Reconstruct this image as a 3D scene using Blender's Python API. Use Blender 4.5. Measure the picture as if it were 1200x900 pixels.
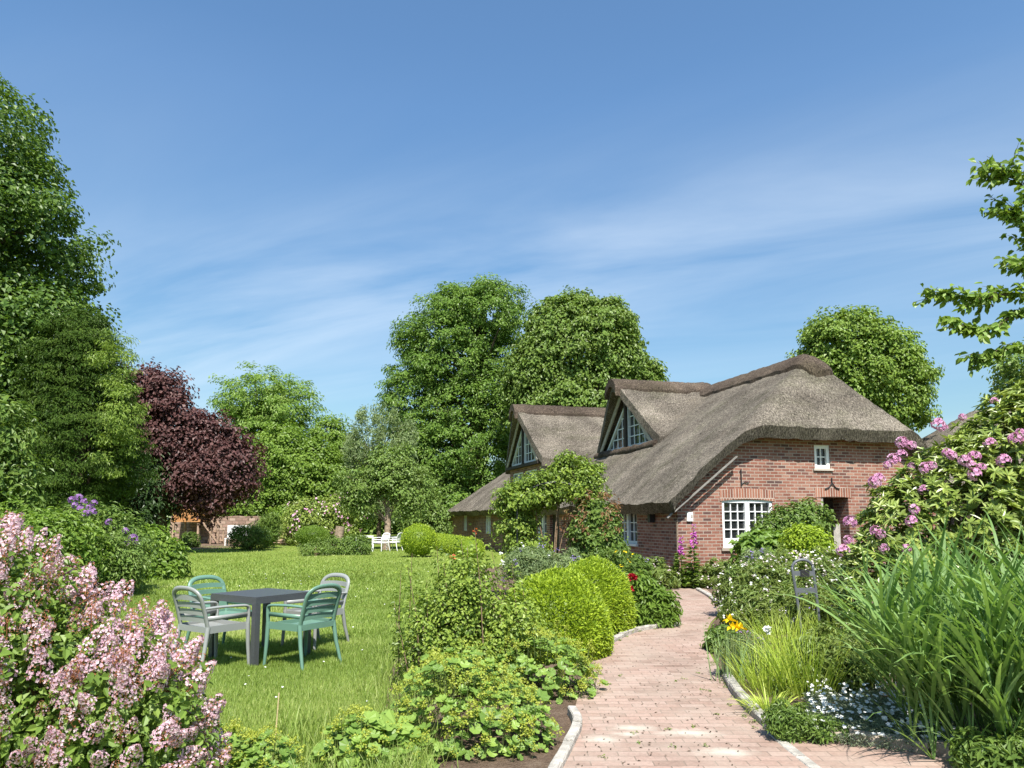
import bpy, math, random
import numpy as np
from math import radians, sin, cos, pi, sqrt, tan, atan2
from mathutils import Vector, noise as mnoise

for o in list(bpy.data.objects):
    bpy.data.objects.remove(o, do_unlink=True)
SC = bpy.context.scene
COL = SC.collection

# ------------------------------------------------------------------ camera
F, EYE, PITCH, SHIFT = 870.0, 1.6, math.atan(100 / 870.0), 57.0
cam = bpy.data.cameras.new("camera")
cam.sensor_width = 36.0
cam.lens = F / 1200 * 36.0
cam.shift_y = SHIFT / 1200
cam.clip_start, cam.clip_end = 0.05, 2000
camo = bpy.data.objects.new("camera", cam)
camo.location = (0, 0, EYE)
camo.rotation_euler = (radians(90) + PITCH, 0, 0)
COL.objects.link(camo)
SC.camera = camo

# ------------------------------------------------------------------ light
SUN_EL, SUN_AZ = radians(56), radians(172)      # azimuth clockwise from +Y: sun stands behind the viewer
w = bpy.data.worlds.new("World")
SC.world = w
w.use_nodes = True
nt = w.node_tree
nt.nodes.clear()
out = nt.nodes.new("ShaderNodeOutputWorld")
bg = nt.nodes.new("ShaderNodeBackground")
bg.inputs[1].default_value = 0.109
sky = nt.nodes.new("ShaderNodeTexSky")
sky.sky_type = "NISHITA"
sky.sun_disc = False
sky.sun_elevation, sky.sun_rotation = SUN_EL, SUN_AZ
sky.altitude = 0
sky.air_density, sky.dust_density, sky.ozone_density = 1.0, 1.2, 2.0
tc = nt.nodes.new("ShaderNodeTexCoord")
sep = nt.nodes.new("ShaderNodeSeparateXYZ")
nt.links.new(tc.outputs["Generated"], sep.inputs[0])


def wmath(op, a, b):
    n = nt.nodes.new("ShaderNodeMath")
    n.operation = op
    for i, v in enumerate((a, b)):
        if isinstance(v, (int, float)):
            n.inputs[i].default_value = v
        else:
            nt.links.new(v, n.inputs[i])
    return n.outputs[0]


zc = wmath("MAXIMUM", wmath("ADD", sep.outputs[2], 0.12), 0.05)
comb = nt.nodes.new("ShaderNodeCombineXYZ")
nt.links.new(wmath("DIVIDE", sep.outputs[0], zc), comb.inputs[0])
nt.links.new(wmath("DIVIDE", sep.outputs[1], zc), comb.inputs[1])
mapc = nt.nodes.new("ShaderNodeMapping")
mapc.vector_type = "TEXTURE"
mapc.inputs["Rotation"].default_value = (0, 0, radians(-26))
mapc.inputs["Scale"].default_value = (2.6, 0.62, 1)
mapc.inputs["Location"].default_value = (0.9, 0.35, 0)
nt.links.new(comb.outputs[0], mapc.inputs[0])
cn = nt.nodes.new("ShaderNodeTexNoise")
cn.inputs["Scale"].default_value = 1.1
cn.inputs["Detail"].default_value = 7
cn.inputs["Roughness"].default_value = 0.55
cn.inputs["Distortion"].default_value = 0.6
nt.links.new(mapc.outputs[0], cn.inputs["Vector"])
cr = nt.nodes.new("ShaderNodeValToRGB")
cr.color_ramp.elements[0].position, cr.color_ramp.elements[1].position = 0.36, 0.80
cr.color_ramp.elements[0].color = (0, 0, 0, 1)
cr.color_ramp.elements[1].color = (0.55, 0.55, 0.55, 1)
nt.links.new(cn.outputs[0], cr.inputs[0])
mx = nt.nodes.new("ShaderNodeMixRGB")
mx.inputs[2].default_value = (5.0, 5.5, 6.0, 1)
zr = nt.nodes.new("ShaderNodeMapRange")
zr.inputs[1].default_value, zr.inputs[2].default_value = 0.56, 0.30
nt.links.new(sep.outputs[2], zr.inputs[0])
# one broad band of cirrus across the sky from above the far wing up to the right
band = nt.nodes.new("ShaderNodeVectorMath")
band.operation = "DOT_PRODUCT"
bn = Vector((-0.045, .943, .33)).normalized().cross(Vector((.544, .751, .375)).normalized()).normalized()
nt.links.new(tc.outputs["Generated"], band.inputs[0])
band.inputs[1].default_value = bn
bmask = nt.nodes.new("ShaderNodeMapRange")
bmask.interpolation_type = "SMOOTHSTEP"
bmask.inputs[1].default_value, bmask.inputs[2].default_value = 0.17, 0.0
bmask.inputs[3].default_value, bmask.inputs[4].default_value = 0.28, 1.15
nt.links.new(wmath("ABSOLUTE", wmath("ADD", band.outputs["Value"], 0.0), 0), bmask.inputs[0])
nt.links.new(wmath("MULTIPLY", wmath("MULTIPLY", cr.outputs[0], zr.outputs[0]), bmask.outputs[0]), mx.inputs[0])
tint = nt.nodes.new("ShaderNodeMixRGB")
tint.blend_type = "MULTIPLY"
tint.inputs[0].default_value = 1
tint.inputs[2].default_value = (0.74, 0.95, 1.02, 1)
nt.links.new(sky.outputs[0], tint.inputs[1])
lowr = nt.nodes.new("ShaderNodeMapRange")
lowr.inputs[1].default_value, lowr.inputs[2].default_value = 0.02, 0.50
nt.links.new(sep.outputs[2], lowr.inputs[0])
low = nt.nodes.new("ShaderNodeMixRGB")          # summer haze: the sky near the horizon is paler and less bright
low.inputs[1].default_value = (0.84, 0.74, 0.64, 1)
low.inputs[2].default_value = (0.97, 0.98, 1.0, 1)
nt.links.new(lowr.outputs[0], low.inputs[0])
tint2 = nt.nodes.new("ShaderNodeMixRGB")
tint2.blend_type = "MULTIPLY"
tint2.inputs[0].default_value = 1
nt.links.new(tint.outputs[0], tint2.inputs[1])
nt.links.new(low.outputs[0], tint2.inputs[2])
nt.links.new(tint2.outputs[0], mx.inputs[1])
nt.links.new(mx.outputs[0], bg.inputs[0])
nt.links.new(bg.outputs[0], out.inputs[0])

sd = bpy.data.lights.new("sun", "SUN")
sd.energy, sd.angle, sd.color = 5.0, radians(0.5), (1.0, 0.95, 0.87)
so = bpy.data.objects.new("sun", sd)
COL.objects.link(so)
to_sun = Vector((sin(SUN_AZ) * cos(SUN_EL), cos(SUN_AZ) * cos(SUN_EL), sin(SUN_EL)))
so.rotation_euler = to_sun.to_track_quat("Z", "Y").to_euler()
so.location = (0, -10, 30)
SC.view_settings.view_transform = "Standard"
SC.view_settings.look = "None"
SC.view_settings.gamma = 1
SC.view_settings.use_curve_mapping = False
SC.view_settings.exposure = 0.92

# ------------------------------------------------------------------ pixel (of the 1200x900 photo) to place
def ray(px, py):
    u, v = (px - 600) / F, (450 - py + SHIFT) / F
    c, s = cos(PITCH), sin(PITCH)
    return np.array((u, c - s * v, s + c * v))


def G(px, py, z=0.0):
    r = ray(px, py)
    t = (z - EYE) / r[2]
    return np.array((0, 0, EYE)) + r * t


def at(px, py, Y):
    r = ray(px, py)
    return np.array((0, 0, EYE)) + r * (Y / r[1])


# ------------------------------------------------------------------ materials
def mat(name):
    m = bpy.data.materials.new(name)
    m.use_nodes = True
    m.node_tree.nodes.clear()
    return m, m.node_tree.nodes, m.node_tree.links


def N(nodes, kind, **kw):
    n = nodes.new("ShaderNode" + kind)
    for k, v in kw.items():
        if hasattr(n, k):
            setattr(n, k, v)
        else:
            n.inputs[k.replace("_", " ")].default_value = v
    return n


def ramp(nodes, stops):
    r = nodes.new("ShaderNodeValToRGB")
    e = r.color_ramp.elements
    while len(e) < len(stops):
        e.new(0.5)
    for el, (p, c) in zip(e, stops):
        el.position = p
        el.color = (*c, 1)
    return r


def leafmat(name, cols, trans=0.28, rough=0.45, spec=0.35, tcol=None):
    """cols: stops along the leaf's own random value"""
    if not any(q in name for q in ("petal", "floret", "bud", "flower")):
        kr = 1.0 if any(q in name for q in ("reed", "silver")) else 1.27
        cols = [(q[0] * LEAFK * (1 if q[0] > .62 * q[1] else kr), q[1] * LEAFK, q[2] * LEAFK * 1.1) for q in cols]
    m, n, l = mat(name)
    o = n.new("ShaderNodeOutputMaterial")
    a = N(n, "Attribute", attribute_name="rnd")
    r = ramp(n, [(i / max(1, len(cols) - 1), c) for i, c in enumerate(cols)])
    l.new(a.outputs["Fac"], r.inputs[0])
    p = n.new("ShaderNodeBsdfPrincipled")
    p.inputs["Roughness"].default_value = rough
    p.inputs["Specular IOR Level"].default_value = spec
    l.new(r.outputs[0], p.inputs["Base Color"])
    t = n.new("ShaderNodeBsdfTranslucent")
    hs = n.new("ShaderNodeMixRGB")
    hs.blend_type = "MULTIPLY"
    hs.inputs[0].default_value = 1
    hs.inputs[2].default_value = (*(tcol or (1.5, 1.5, 0.7)), 1)
    l.new(r.outputs[0], hs.inputs[1])
    l.new(hs.outputs[0], t.inputs[0])
    mxs = n.new("ShaderNodeMixShader")
    mxs.inputs[0].default_value = trans
    l.new(p.outputs[0], mxs.inputs[1])
    l.new(t.outputs[0], mxs.inputs[2])
    l.new(mxs.outputs[0], o.inputs[0])
    return m


def plainmat(name, col, rough=0.6, spec=0.4, var=0.12, scale=8.0, bump=0.0, bscale=60, metal=0.0):
    m, n, l = mat(name)
    o = n.new("ShaderNodeOutputMaterial")
    p = n.new("ShaderNodeBsdfPrincipled")
    tcn = n.new("ShaderNodeTexCoord")
    no = N(n, "TexNoise", Scale=scale, Detail=5.0)
    l.new(tcn.outputs["Object"], no.inputs["Vector"])
    r = ramp(n, [(0.3, tuple(c * (1 - var) for c in col)), (0.7, tuple(min(1, c * (1 + var)) for c in col))])
    l.new(no.outputs[0], r.inputs[0])
    l.new(r.outputs[0], p.inputs["Base Color"])
    p.inputs["Roughness"].default_value = rough
    p.inputs["Specular IOR Level"].default_value = spec
    p.inputs["Metallic"].default_value = metal
    if bump:
        nb = N(n, "TexNoise", Scale=bscale, Detail=4.0)
        l.new(tcn.outputs["Object"], nb.inputs["Vector"])
        b = n.new("ShaderNodeBump")
        b.inputs["Strength"].default_value = bump
        b.inputs["Distance"].default_value = 0.02
        l.new(nb.outputs[0], b.inputs["Height"])
        l.new(b.outputs[0], p.inputs["Normal"])
    l.new(p.outputs[0], o.inputs[0])
    return m


def brickmat(name, bw, bh, mortar, cols, mcol, bump=0.4, film=None, rough=0.85, squash=None, uvrot=0.0, msmooth=0.15):
    m, n, l = mat(name)
    o = n.new("ShaderNodeOutputMaterial")
    p = n.new("ShaderNodeBsdfPrincipled")
    uv = n.new("ShaderNodeUVMap")
    mp = n.new("ShaderNodeMapping")
    mp.inputs["Rotation"].default_value = (0, 0, uvrot)
    l.new(uv.outputs[0], mp.inputs[0])
    b = n.new("ShaderNodeTexBrick")
    b.inputs["Color1"].default_value = (0, 0, 0, 1)
    b.inputs["Color2"].default_value = (1, 1, 1, 1)
    b.inputs["Mortar"].default_value = (0.5, 0.5, 0.5, 1)
    b.inputs["Scale"].default_value = 1
    b.inputs["Mortar Size"].default_value = mortar
    b.inputs["Mortar Smooth"].default_value = msmooth
    b.inputs["Brick Width"].default_value = bw
    b.inputs["Row Height"].default_value = bh
    l.new(mp.outputs[0], b.inputs[0])
    r = ramp(n, cols)
    r.color_ramp.interpolation = "LINEAR"
    l.new(b.outputs[0], r.inputs[0])
    no = N(n, "TexNoise", Scale=35.0, Detail=5.0)
    l.new(uv.outputs[0], no.inputs["Vector"])
    mm = n.new("ShaderNodeMixRGB")
    mm.blend_type = "OVERLAY"
    mm.inputs[0].default_value = 0.35
    l.new(r.outputs[0], mm.inputs[1])
    l.new(no.outputs[0], mm.inputs[2])
    mo = n.new("ShaderNodeMixRGB")
    mo.inputs[2].default_value = (*mcol, 1)
    l.new(b.outputs["Fac"], mo.inputs[0])
    l.new(mm.outputs[0], mo.inputs[1])
    # uneven weathering over many courses
    wn = N(n, "TexNoise", Scale=.9, Detail=8.0, Roughness=0.7)
    l.new(uv.outputs[0], wn.inputs["Vector"])
    wr = ramp(n, [(.34, (.66, .64, .62)), (.52, (1, 1, 1)), (.72, (1.0, .99, .96))])
    l.new(wn.outputs[0], wr.inputs[0])
    wm = n.new("ShaderNodeMixRGB")
    wm.blend_type = "MULTIPLY"
    wm.inputs[0].default_value = .75
    l.new(mo.outputs[0], wm.inputs[1])
    l.new(wr.outputs[0], wm.inputs[2])
    last = wm.outputs[0]
    if film:
        fcol, spots = film
        n2 = N(n, "TexNoise", Scale=1.6, Detail=7.0, Roughness=0.65)
        l.new(uv.outputs[0], n2.inputs["Vector"])
        r2 = ramp(n, [(0.40, (0, 0, 0)), (0.72, (0.75, 0.75, 0.75))])
        l.new(n2.outputs[0], r2.inputs[0])
        f = n.new("ShaderNodeMixRGB")
        l.new(r2.outputs[0], f.inputs[0])
        l.new(last, f.inputs[1])
        f.inputs[2].default_value = (*fcol, 1)
        last = f.outputs[0]
        # pale washed-out stains lying on the paving
        n3 = N(n, "TexNoise", Scale=7.0, Detail=6.0, Roughness=0.7)
        l.new(uv.outputs[0], n3.inputs["Vector"])
        for (sx, sy, rx, ry) in spots:
            mpp = n.new("ShaderNodeMapping")
            mpp.vector_type = "POINT"
            mpp.inputs["Location"].default_value = (-sx / rx, -sy / ry, 0)
            mpp.inputs["Scale"].default_value = (1 / rx, 1 / ry, 1)
            l.new(uv.outputs[0], mpp.inputs[0])
            ln = n.new("ShaderNodeVectorMath")
            ln.operation = "LENGTH"
            l.new(mpp.outputs[0], ln.inputs[0])
            ad = n.new("ShaderNodeMath")
            ad.operation = "MULTIPLY_ADD"
            ad.inputs[1].default_value = 1.6
            l.new(n3.outputs[0], ad.inputs[0])
            l.new(ln.outputs["Value"], ad.inputs[2])
            rr = ramp(n, [(0.30, (0.8, 0.8, 0.8)), (0.62, (0, 0, 0))])
            dv = n.new("ShaderNodeMath")
            dv.operation = "MULTIPLY"
            dv.inputs[1].default_value = 0.33
            l.new(ad.outputs[0], dv.inputs[0])
            l.new(dv.outputs[0], rr.inputs[0])
            f2 = n.new("ShaderNodeMixRGB")
            l.new(rr.outputs[0], f2.inputs[0])
            l.new(last, f2.inputs[1])
            f2.inputs[2].default_value = (0.48, 0.44, 0.37, 1)
            last = f2.outputs[0]
    l.new(last, p.inputs["Base Color"])
    p.inputs["Roughness"].default_value = rough
    p.inputs["Specular IOR Level"].default_value = 0.2
    bm = n.new("ShaderNodeBump")
    bm.invert = True
    bm.inputs["Strength"].default_value = bump
    bm.inputs["Distance"].default_value = 0.01
    l.new(b.outputs["Fac"], bm.inputs["Height"])
    l.new(bm.outputs[0], p.inputs["Normal"])
    l.new(p.outputs[0], o.inputs[0])
    return m


def thatchmat(name, cols, sc=1.0):
    m, n, l = mat(name)
    o = n.new("ShaderNodeOutputMaterial")
    p = n.new("ShaderNodeBsdfPrincipled")
    tcn = n.new("ShaderNodeTexCoord")
    mp = n.new("ShaderNodeMapping")
    mp.inputs["Scale"].default_value = (14 * sc, 40 * sc, 15 * sc)      # reeds run down the long slopes
    l.new(tcn.outputs["Object"], mp.inputs[0])
    mp2 = n.new("ShaderNodeMapping")
    mp2.inputs["Scale"].default_value = (40 * sc, 14 * sc, 15 * sc)     # and down the hipped end
    l.new(tcn.outputs["Object"], mp2.inputs[0])
    a0 = N(n, "TexNoise", Scale=1.0, Detail=5.0, Roughness=0.8)
    l.new(mp.outputs[0], a0.inputs["Vector"])
    a1 = N(n, "TexNoise", Scale=1.0, Detail=5.0, Roughness=0.8)
    l.new(mp2.outputs[0], a1.inputs["Vector"])
    ge = n.new("ShaderNodeNewGeometry")
    vt = n.new("ShaderNodeVectorTransform")
    vt.vector_type, vt.convert_from, vt.convert_to = "NORMAL", "WORLD", "OBJECT"
    l.new(ge.outputs["Normal"], vt.inputs[0])
    sx = n.new("ShaderNodeSeparateXYZ")
    l.new(vt.outputs[0], sx.inputs[0])
    ab = [n.new("ShaderNodeMath") for _ in range(2)]
    for q, k in zip(ab, (0, 1)):
        q.operation = "ABSOLUTE"
        l.new(sx.outputs[k], q.inputs[0])
    df = n.new("ShaderNodeMath")
    df.operation = "SUBTRACT"
    l.new(ab[1].outputs[0], df.inputs[0])
    l.new(ab[0].outputs[0], df.inputs[1])
    mr = n.new("ShaderNodeMapRange")
    mr.inputs[1].default_value, mr.inputs[2].default_value = -.2, .2
    l.new(df.outputs[0], mr.inputs[0])
    a = n.new("ShaderNodeMixRGB")
    l.new(mr.outputs[0], a.inputs[0])
    l.new(a0.outputs[0], a.inputs[1])
    l.new(a1.outputs[0], a.inputs[2])
    big = N(n, "TexNoise", Scale=0.9, Detail=4.0)
    l.new(tcn.outputs["Object"], big.inputs["Vector"])
    ad = n.new("ShaderNodeMath")
    ad.operation = "MULTIPLY_ADD"
    ad.inputs[1].default_value = 0.22
    l.new(big.outputs[0], ad.inputs[0])
    l.new(a.outputs[0], ad.inputs[2])
    r = ramp(n, cols)
    l.new(ad.outputs[0], r.inputs[0])
    # weathering: darker mossy patches and paler bleached runs
    mp3 = n.new("ShaderNodeMapping")
    mp3.inputs["Scale"].default_value = (.55, 1.3, .8)
    l.new(tcn.outputs["Object"], mp3.inputs[0])
    w1 = N(n, "TexNoise", Scale=1.0, Detail=8.0, Roughness=0.7)
    l.new(mp3.outputs[0], w1.inputs["Vector"])
    wr = ramp(n, [(.34, (.62, .66, .56)), (.52, (1, 1, 1)), (.68, (1.0, .98, .93))])
    l.new(w1.outputs[0], wr.inputs[0])
    wm = n.new("ShaderNodeMixRGB")
    wm.blend_type = "MULTIPLY"
    wm.inputs[0].default_value = .8
    l.new(r.outputs[0], wm.inputs[1])
    l.new(wr.outputs[0], wm.inputs[2])
    l.new(wm.outputs[0], p.inputs["Base Color"])
    p.inputs["Roughness"].default_value = 0.95
    p.inputs["Specular IOR Level"].default_value = 0.1
    b = n.new("ShaderNodeBump")
    b.inputs["Strength"].default_value = 0.7
    b.inputs["Distance"].default_value = 0.04
    l.new(a.outputs[0], b.inputs["Height"])
    l.new(b.outputs[0], p.inputs["Normal"])
    l.new(p.outputs[0], o.inputs[0])
    return m


def groundmat(name, cols, s1, s2, bump=0.5):
    m, n, l = mat(name)
    o = n.new("ShaderNodeOutputMaterial")
    p = n.new("ShaderNodeBsdfPrincipled")
    tcn = n.new("ShaderNodeTexCoord")
    a = N(n, "TexNoise", Scale=s1, Detail=6.0, Roughness=0.6)
    b = N(n, "TexNoise", Scale=s2, Detail=6.0, Roughness=0.7)
    l.new(tcn.outputs["Object"], a.inputs["Vector"])
    l.new(tcn.outputs["Object"], b.inputs["Vector"])
    ad = n.new("ShaderNodeMath")
    ad.operation = "ADD"
    l.new(a.outputs[0], ad.inputs[0])
    l.new(b.outputs[0], ad.inputs[1])
    mu = n.new("ShaderNodeMath")
    mu.operation = "MULTIPLY"
    mu.inputs[1].default_value = 0.5
    l.new(ad.outputs[0], mu.inputs[0])
    r = ramp(n, cols)
    l.new(mu.outputs[0], r.inputs[0])
    l.new(r.outputs[0], p.inputs["Base Color"])
    p.inputs["Roughness"].default_value = 0.95
    p.inputs["Specular IOR Level"].default_value = 0.1
    bb = n.new("ShaderNodeBump")
    bb.inputs["Strength"].default_value = bump
    bb.inputs["Distance"].default_value = 0.04
    l.new(b.outputs[0], bb.inputs["Height"])
    l.new(bb.outputs[0], p.inputs["Normal"])
    l.new(p.outputs[0], o.inputs[0])
    return m


M = {}
LEAFK = 1.7
# foliage: stops over each leaf's own tone
M["maple"] = leafmat("maple_leaf", [(.024, .060, .010), (.042, .095, .015), (.075, .145, .025)])
M["ash"] = leafmat("ash_leaf", [(.035, .085, .012), (.062, .135, .020), (.095, .180, .030)])
M["chestnut"] = leafmat("broad_leaf", [(.045, .090, .014), (.070, .130, .022), (.105, .165, .034)])
M["linden"] = leafmat("linden_leaf", [(.045, .095, .012), (.085, .155, .022), (.14, .21, .045)])
M["robinia"] = leafmat("airy_leaf", [(.06, .13, .02), (.095, .185, .035), (.13, .22, .05)], trans=.35)
M["bright"] = leafmat("bright_leaf", [(.048, .105, .014), (.078, .155, .022), (.115, .205, .035)], trans=.35)
M["mid"] = leafmat("mid_leaf", [(.035, .08, .014), (.06, .12, .022), (.09, .16, .03)])
M["dark"] = leafmat("dark_leaf", [(.010, .028, .008), (.018, .045, .011), (.03, .065, .016)], trans=.12)
M["olive"] = leafmat("olive_leaf", [(.05, .10, .02), (.08, .145, .03), (.12, .19, .045)])
M["silver"] = leafmat("silver_leaf", [(.085, .12, .05), (.13, .17, .07), (.19, .23, .10)])
M["copper"] = leafmat("copper_leaf", [(.026, .012, .011), (.062, .030, .026), (.115, .066, .055)], trans=.18, tcol=(1.6, .7, .6), spec=.22)
M["cypress"] = leafmat("cypress_spray", [(.016, .042, .007), (.028, .064, .010), (.05, .095, .016)], trans=.2, spec=.12)
M["cyptip"] = leafmat("cypress_tip", [(.07, .11, .02), (.12, .17, .028), (.17, .22, .045)], trans=.3)
M["box"] = leafmat("box_leaf", [(.08, .125, .010), (.17, .23, .016), (.26, .32, .03)], trans=.3)
M["rhodo"] = leafmat("rhododendron_leaf", [(.06, .098, .018), (.125, .17, .028), (.22, .25, .06)], trans=.2, spec=.5, rough=.38)
M["rose"] = leafmat("rose_leaf", [(.04, .085, .014), (.075, .14, .02), (.12, .20, .03), (.15, .20, .035)])
M["rosered"] = leafmat("rose_tip", [(.10, .045, .025), (.14, .07, .03), (.10, .10, .03)])
M["mantle"] = leafmat("lady_leaf", [(.055, .12, .02), (.085, .17, .03), (.12, .22, .04)], trans=.32)
M["mantleflower"] = leafmat("lady_flower", [(.24, .28, .03), (.33, .37, .05), (.42, .45, .08)], trans=.3)
M["perennial"] = leafmat("perennial_leaf", [(.055, .09, .02), (.085, .14, .03), (.12, .18, .05)])
M["lilacleaf"] = leafmat("lilac_leaf", [(.04, .085, .014), (.07, .14, .022), (.11, .19, .035)], trans=.3)
M["lilac"] = leafmat("lilac_floret", [(.46, .24, .34), (.56, .36, .44), (.66, .50, .54), (.76, .67, .68)], trans=.3, spec=.15, tcol=(1.1, 1, 1))
M["lilacbud"] = leafmat("lilac_bud", [(.32, .12, .055), (.45, .19, .09), (.42, .22, .22)], trans=.2, spec=.15, tcol=(1.1, 1, 1))
M["pink"] = leafmat("pink_petal", [(.55, .20, .40), (.66, .36, .54), (.80, .62, .73)], trans=.3, spec=.15, tcol=(1.1, 1, 1))
M["purple"] = leafmat("purple_petal", [(.26, .12, .36), (.38, .20, .48), (.52, .34, .58)], trans=.3, spec=.15, tcol=(1.1, 1, 1))
M["violet"] = leafmat("violet_petal", [(.20, .14, .45), (.28, .20, .52), (.36, .30, .58)], trans=.3, spec=.15, tcol=(1.1, 1, 1))
M["magenta"] = leafmat("foxglove_petal", [(.45, .08, .38), (.55, .14, .48), (.65, .24, .55)], trans=.3, spec=.15, tcol=(1.1, 1, 1))
M["white"] = leafmat("white_petal", [(.70, .70, .66), (.78, .78, .75), (.82, .82, .8)], trans=.25, spec=.15, tcol=(1, 1, 1))
M["palepink"] = leafmat("pale_petal", [(.55, .42, .44), (.66, .55, .55), (.75, .70, .66)], trans=.25, spec=.15, tcol=(1, 1, 1))
M["yellow"] = leafmat("yellow_petal", [(.74, .53, .01), (.80, .60, .015), (.84, .68, .03)], trans=.3, spec=.15, tcol=(1.1, 1, .8))
M["red"] = leafmat("red_petal", [(.22, .006, .015), (.36, .010, .025), (.48, .02, .04)], trans=.25, spec=.2, tcol=(1.1, 1, 1))
M["redleaf"] = leafmat("red_leaf", [(.32, .05, .02), (.38, .08, .02), (.30, .14, .03)])
M["grassblade"] = leafmat("grass_blade", [(.065, .110, .018), (.115, .170, .030), (.165, .215, .045), (.23, .255, .085)], trans=.35, spec=.25)
M["reed"] = leafmat("reed_blade", [(.062, .115, .028), (.095, .16, .042), (.14, .21, .068)], trans=.35, spec=.28, rough=.5)
M["sedge"] = leafmat("sedge_blade", [(.13, .19, .02), (.20, .26, .03), (.29, .33, .06)], trans=.35)
M["irisleaf"] = leafmat("iris_blade", [(.09, .15, .05), (.13, .19, .08), (.17, .24, .10)], trans=.3)
M["greyleaf"] = leafmat("grey_leaf", [(.085, .11, .055), (.13, .155, .085), (.19, .21, .14)], trans=.15)
M["bark"] = plainmat("bark", (.10, .075, .052), .9, .1, .45, 6, .8, 22)
M["palebark"] = plainmat("pale_bark", (.25, .19, .14), .9, .1, .4, 9, .7, 26)
M["stem"] = plainmat("stem", (.12, .15, .05), .7, .2, .3, 12)
M["twig"] = plainmat("twig", (.20, .14, .09), .85, .1, .35, 20, .4)
M["thatch"] = thatchmat("thatch", [(.46, (.022, .018, .015)), (.56, (.076, .065, .053)), (.65, (.158, .136, .110)), (.78, (.37, .325, .265))])
M["ridge"] = thatchmat("ridge_thatch", [(.47, (.016, .012, .010)), (.57, (.056, .042, .033)), (.67, (.115, .088, .068)), (.78, (.23, .18, .135))])
M["brick"] = brickmat("wall_brick", .232, .080, .0098, [(0, (.095, .055, .050)), (.13, (.15, .066, .053)), (.30, (.215, .088, .063)), (.75, (.27, .118, .084)), (1, (.31, .172, .128))], (.34, .285, .235))
M["soldier"] = brickmat("soldier_brick", .078, .30, .008, [(0, (.17, .07, .05)), (.5, (.27, .11, .07)), (1, (.34, .17, .12))], (.46, .41, .35))
M["stone"] = brickmat("field_stone", .42, .20, .022, [(0, (.22, .15, .12)), (.5, (.32, .21, .17)), (1, (.42, .32, .26))], (.20, .15, .11), bump=.9)
M["paint"] = plainmat("white_paint", (.78, .78, .76), .4, .5, .04, 5)
M["bluepaint"] = plainmat("pale_grey_paint", (.62, .66, .69), .45, .4, .06, 5)
M["darkwood"] = plainmat("dark_timber", (.035, .028, .024), .7, .3, .3, 6, .3)
M["greywood"] = plainmat("weathered_wood", (.36, .33, .29), .85, .2, .25, 9, .5)
M["slate_wood"] = plainmat("faded_trim", (.20, .19, .175), .8, .2, .2, 9, .3)
M["hutwood"] = plainmat("hut_wood", (.42, .21, .085), .75, .2, .25, 5, .4)
M["logwood"] = plainmat("log_wood", (.34, .24, .17), .85, .2, .3, 4, .5)
M["iron"] = plainmat("black_iron", (.022, .022, .024), .5, .5, .2, 20)
M["concrete"] = plainmat("kerb_concrete", (.38, .355, .315), .9, .2, .34, 9, .7, 60)
M["roughstone"] = plainmat("rough_edging", (.30, .25, .20), .95, .1, .4, 9, .9, 30)
M["zinc"] = plainmat("zinc", (.42, .40, .38), .5, .4, .1, 10)
M["green_plastic"] = plainmat("green_plastic", (.115, .215, .162), .38, .5, .05, 4)
M["grey_plastic"] = plainmat("pale_grey_plastic", (.24, .25, .24), .38, .5, .04, 4)
M["white_plastic"] = plainmat("white_plastic", (.74, .74, .74), .38, .5, .03, 4)
M["table_metal"] = plainmat("anthracite_table", (.060, .063, .070), .32, .5, .08, 30)
M["standmetal"] = plainmat("grey_stand_metal", (.105, .115, .13), .45, .5, .12, 20)
M["cane"] = plainmat("cane", (.52, .42, .22), .7, .3, .2, 30)
m, n_, l_ = mat("window_glass")
o_ = n_.new("ShaderNodeOutputMaterial")
p_ = n_.new("ShaderNodeBsdfPrincipled")
p_.inputs["Base Color"].default_value = (.018, .02, .022, 1)
p_.inputs["Roughness"].default_value = .04
p_.inputs["Specular IOR Level"].default_value = .7
gt_ = n_.new("ShaderNodeTexCoord")
gn_ = N(n_, "TexNoise", Scale=3.5, Detail=2.0)
l_.new(gt_.outputs["Object"], gn_.inputs["Vector"])
gb_ = n_.new("ShaderNodeBump")
gb_.inputs["Strength"].default_value = .25
gb_.inputs["Distance"].default_value = .05
l_.new(gn_.outputs[0], gb_.inputs["Height"])
l_.new(gb_.outputs[0], p_.inputs["Normal"])
l_.new(p_.outputs[0], o_.inputs[0])
M["glass"] = m
M["lawn"] = groundmat("lawn_soil_green", [(.30, (.10, .15, .025)), (.50, (.15, .20, .036)), (.70, (.20, .235, .055))], .35, 14)
M["soil"] = groundmat("bed_soil", [(.32, (.075, .05, .034)), (.5, (.15, .105, .075)), (.68, (.25, .19, .14))], 5, 45, .9)
S_ = [G(742, 855), G(705, 868), G(808, 861), G(852, 884), G(850, 735), G(735, 862)]
M["paver"] = brickmat("path_paver", .205, .10, .005, [(0, (.255, .176, .140)), (.25, (.305, .208, .167)), (.65, (.335, .233, .190)), (1, (.37, .272, .226))], (.185, .14, .11),
                      .3, ((.34, .275, .225), [(S_[0][0], S_[0][1], .22, .10), (S_[1][0], S_[1][1], .17, .12), (S_[2][0], S_[2][1], .26, .13), (S_[3][0], S_[3][1], .24, .12), (S_[5][0], S_[5][1], .12, .07)]))


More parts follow.
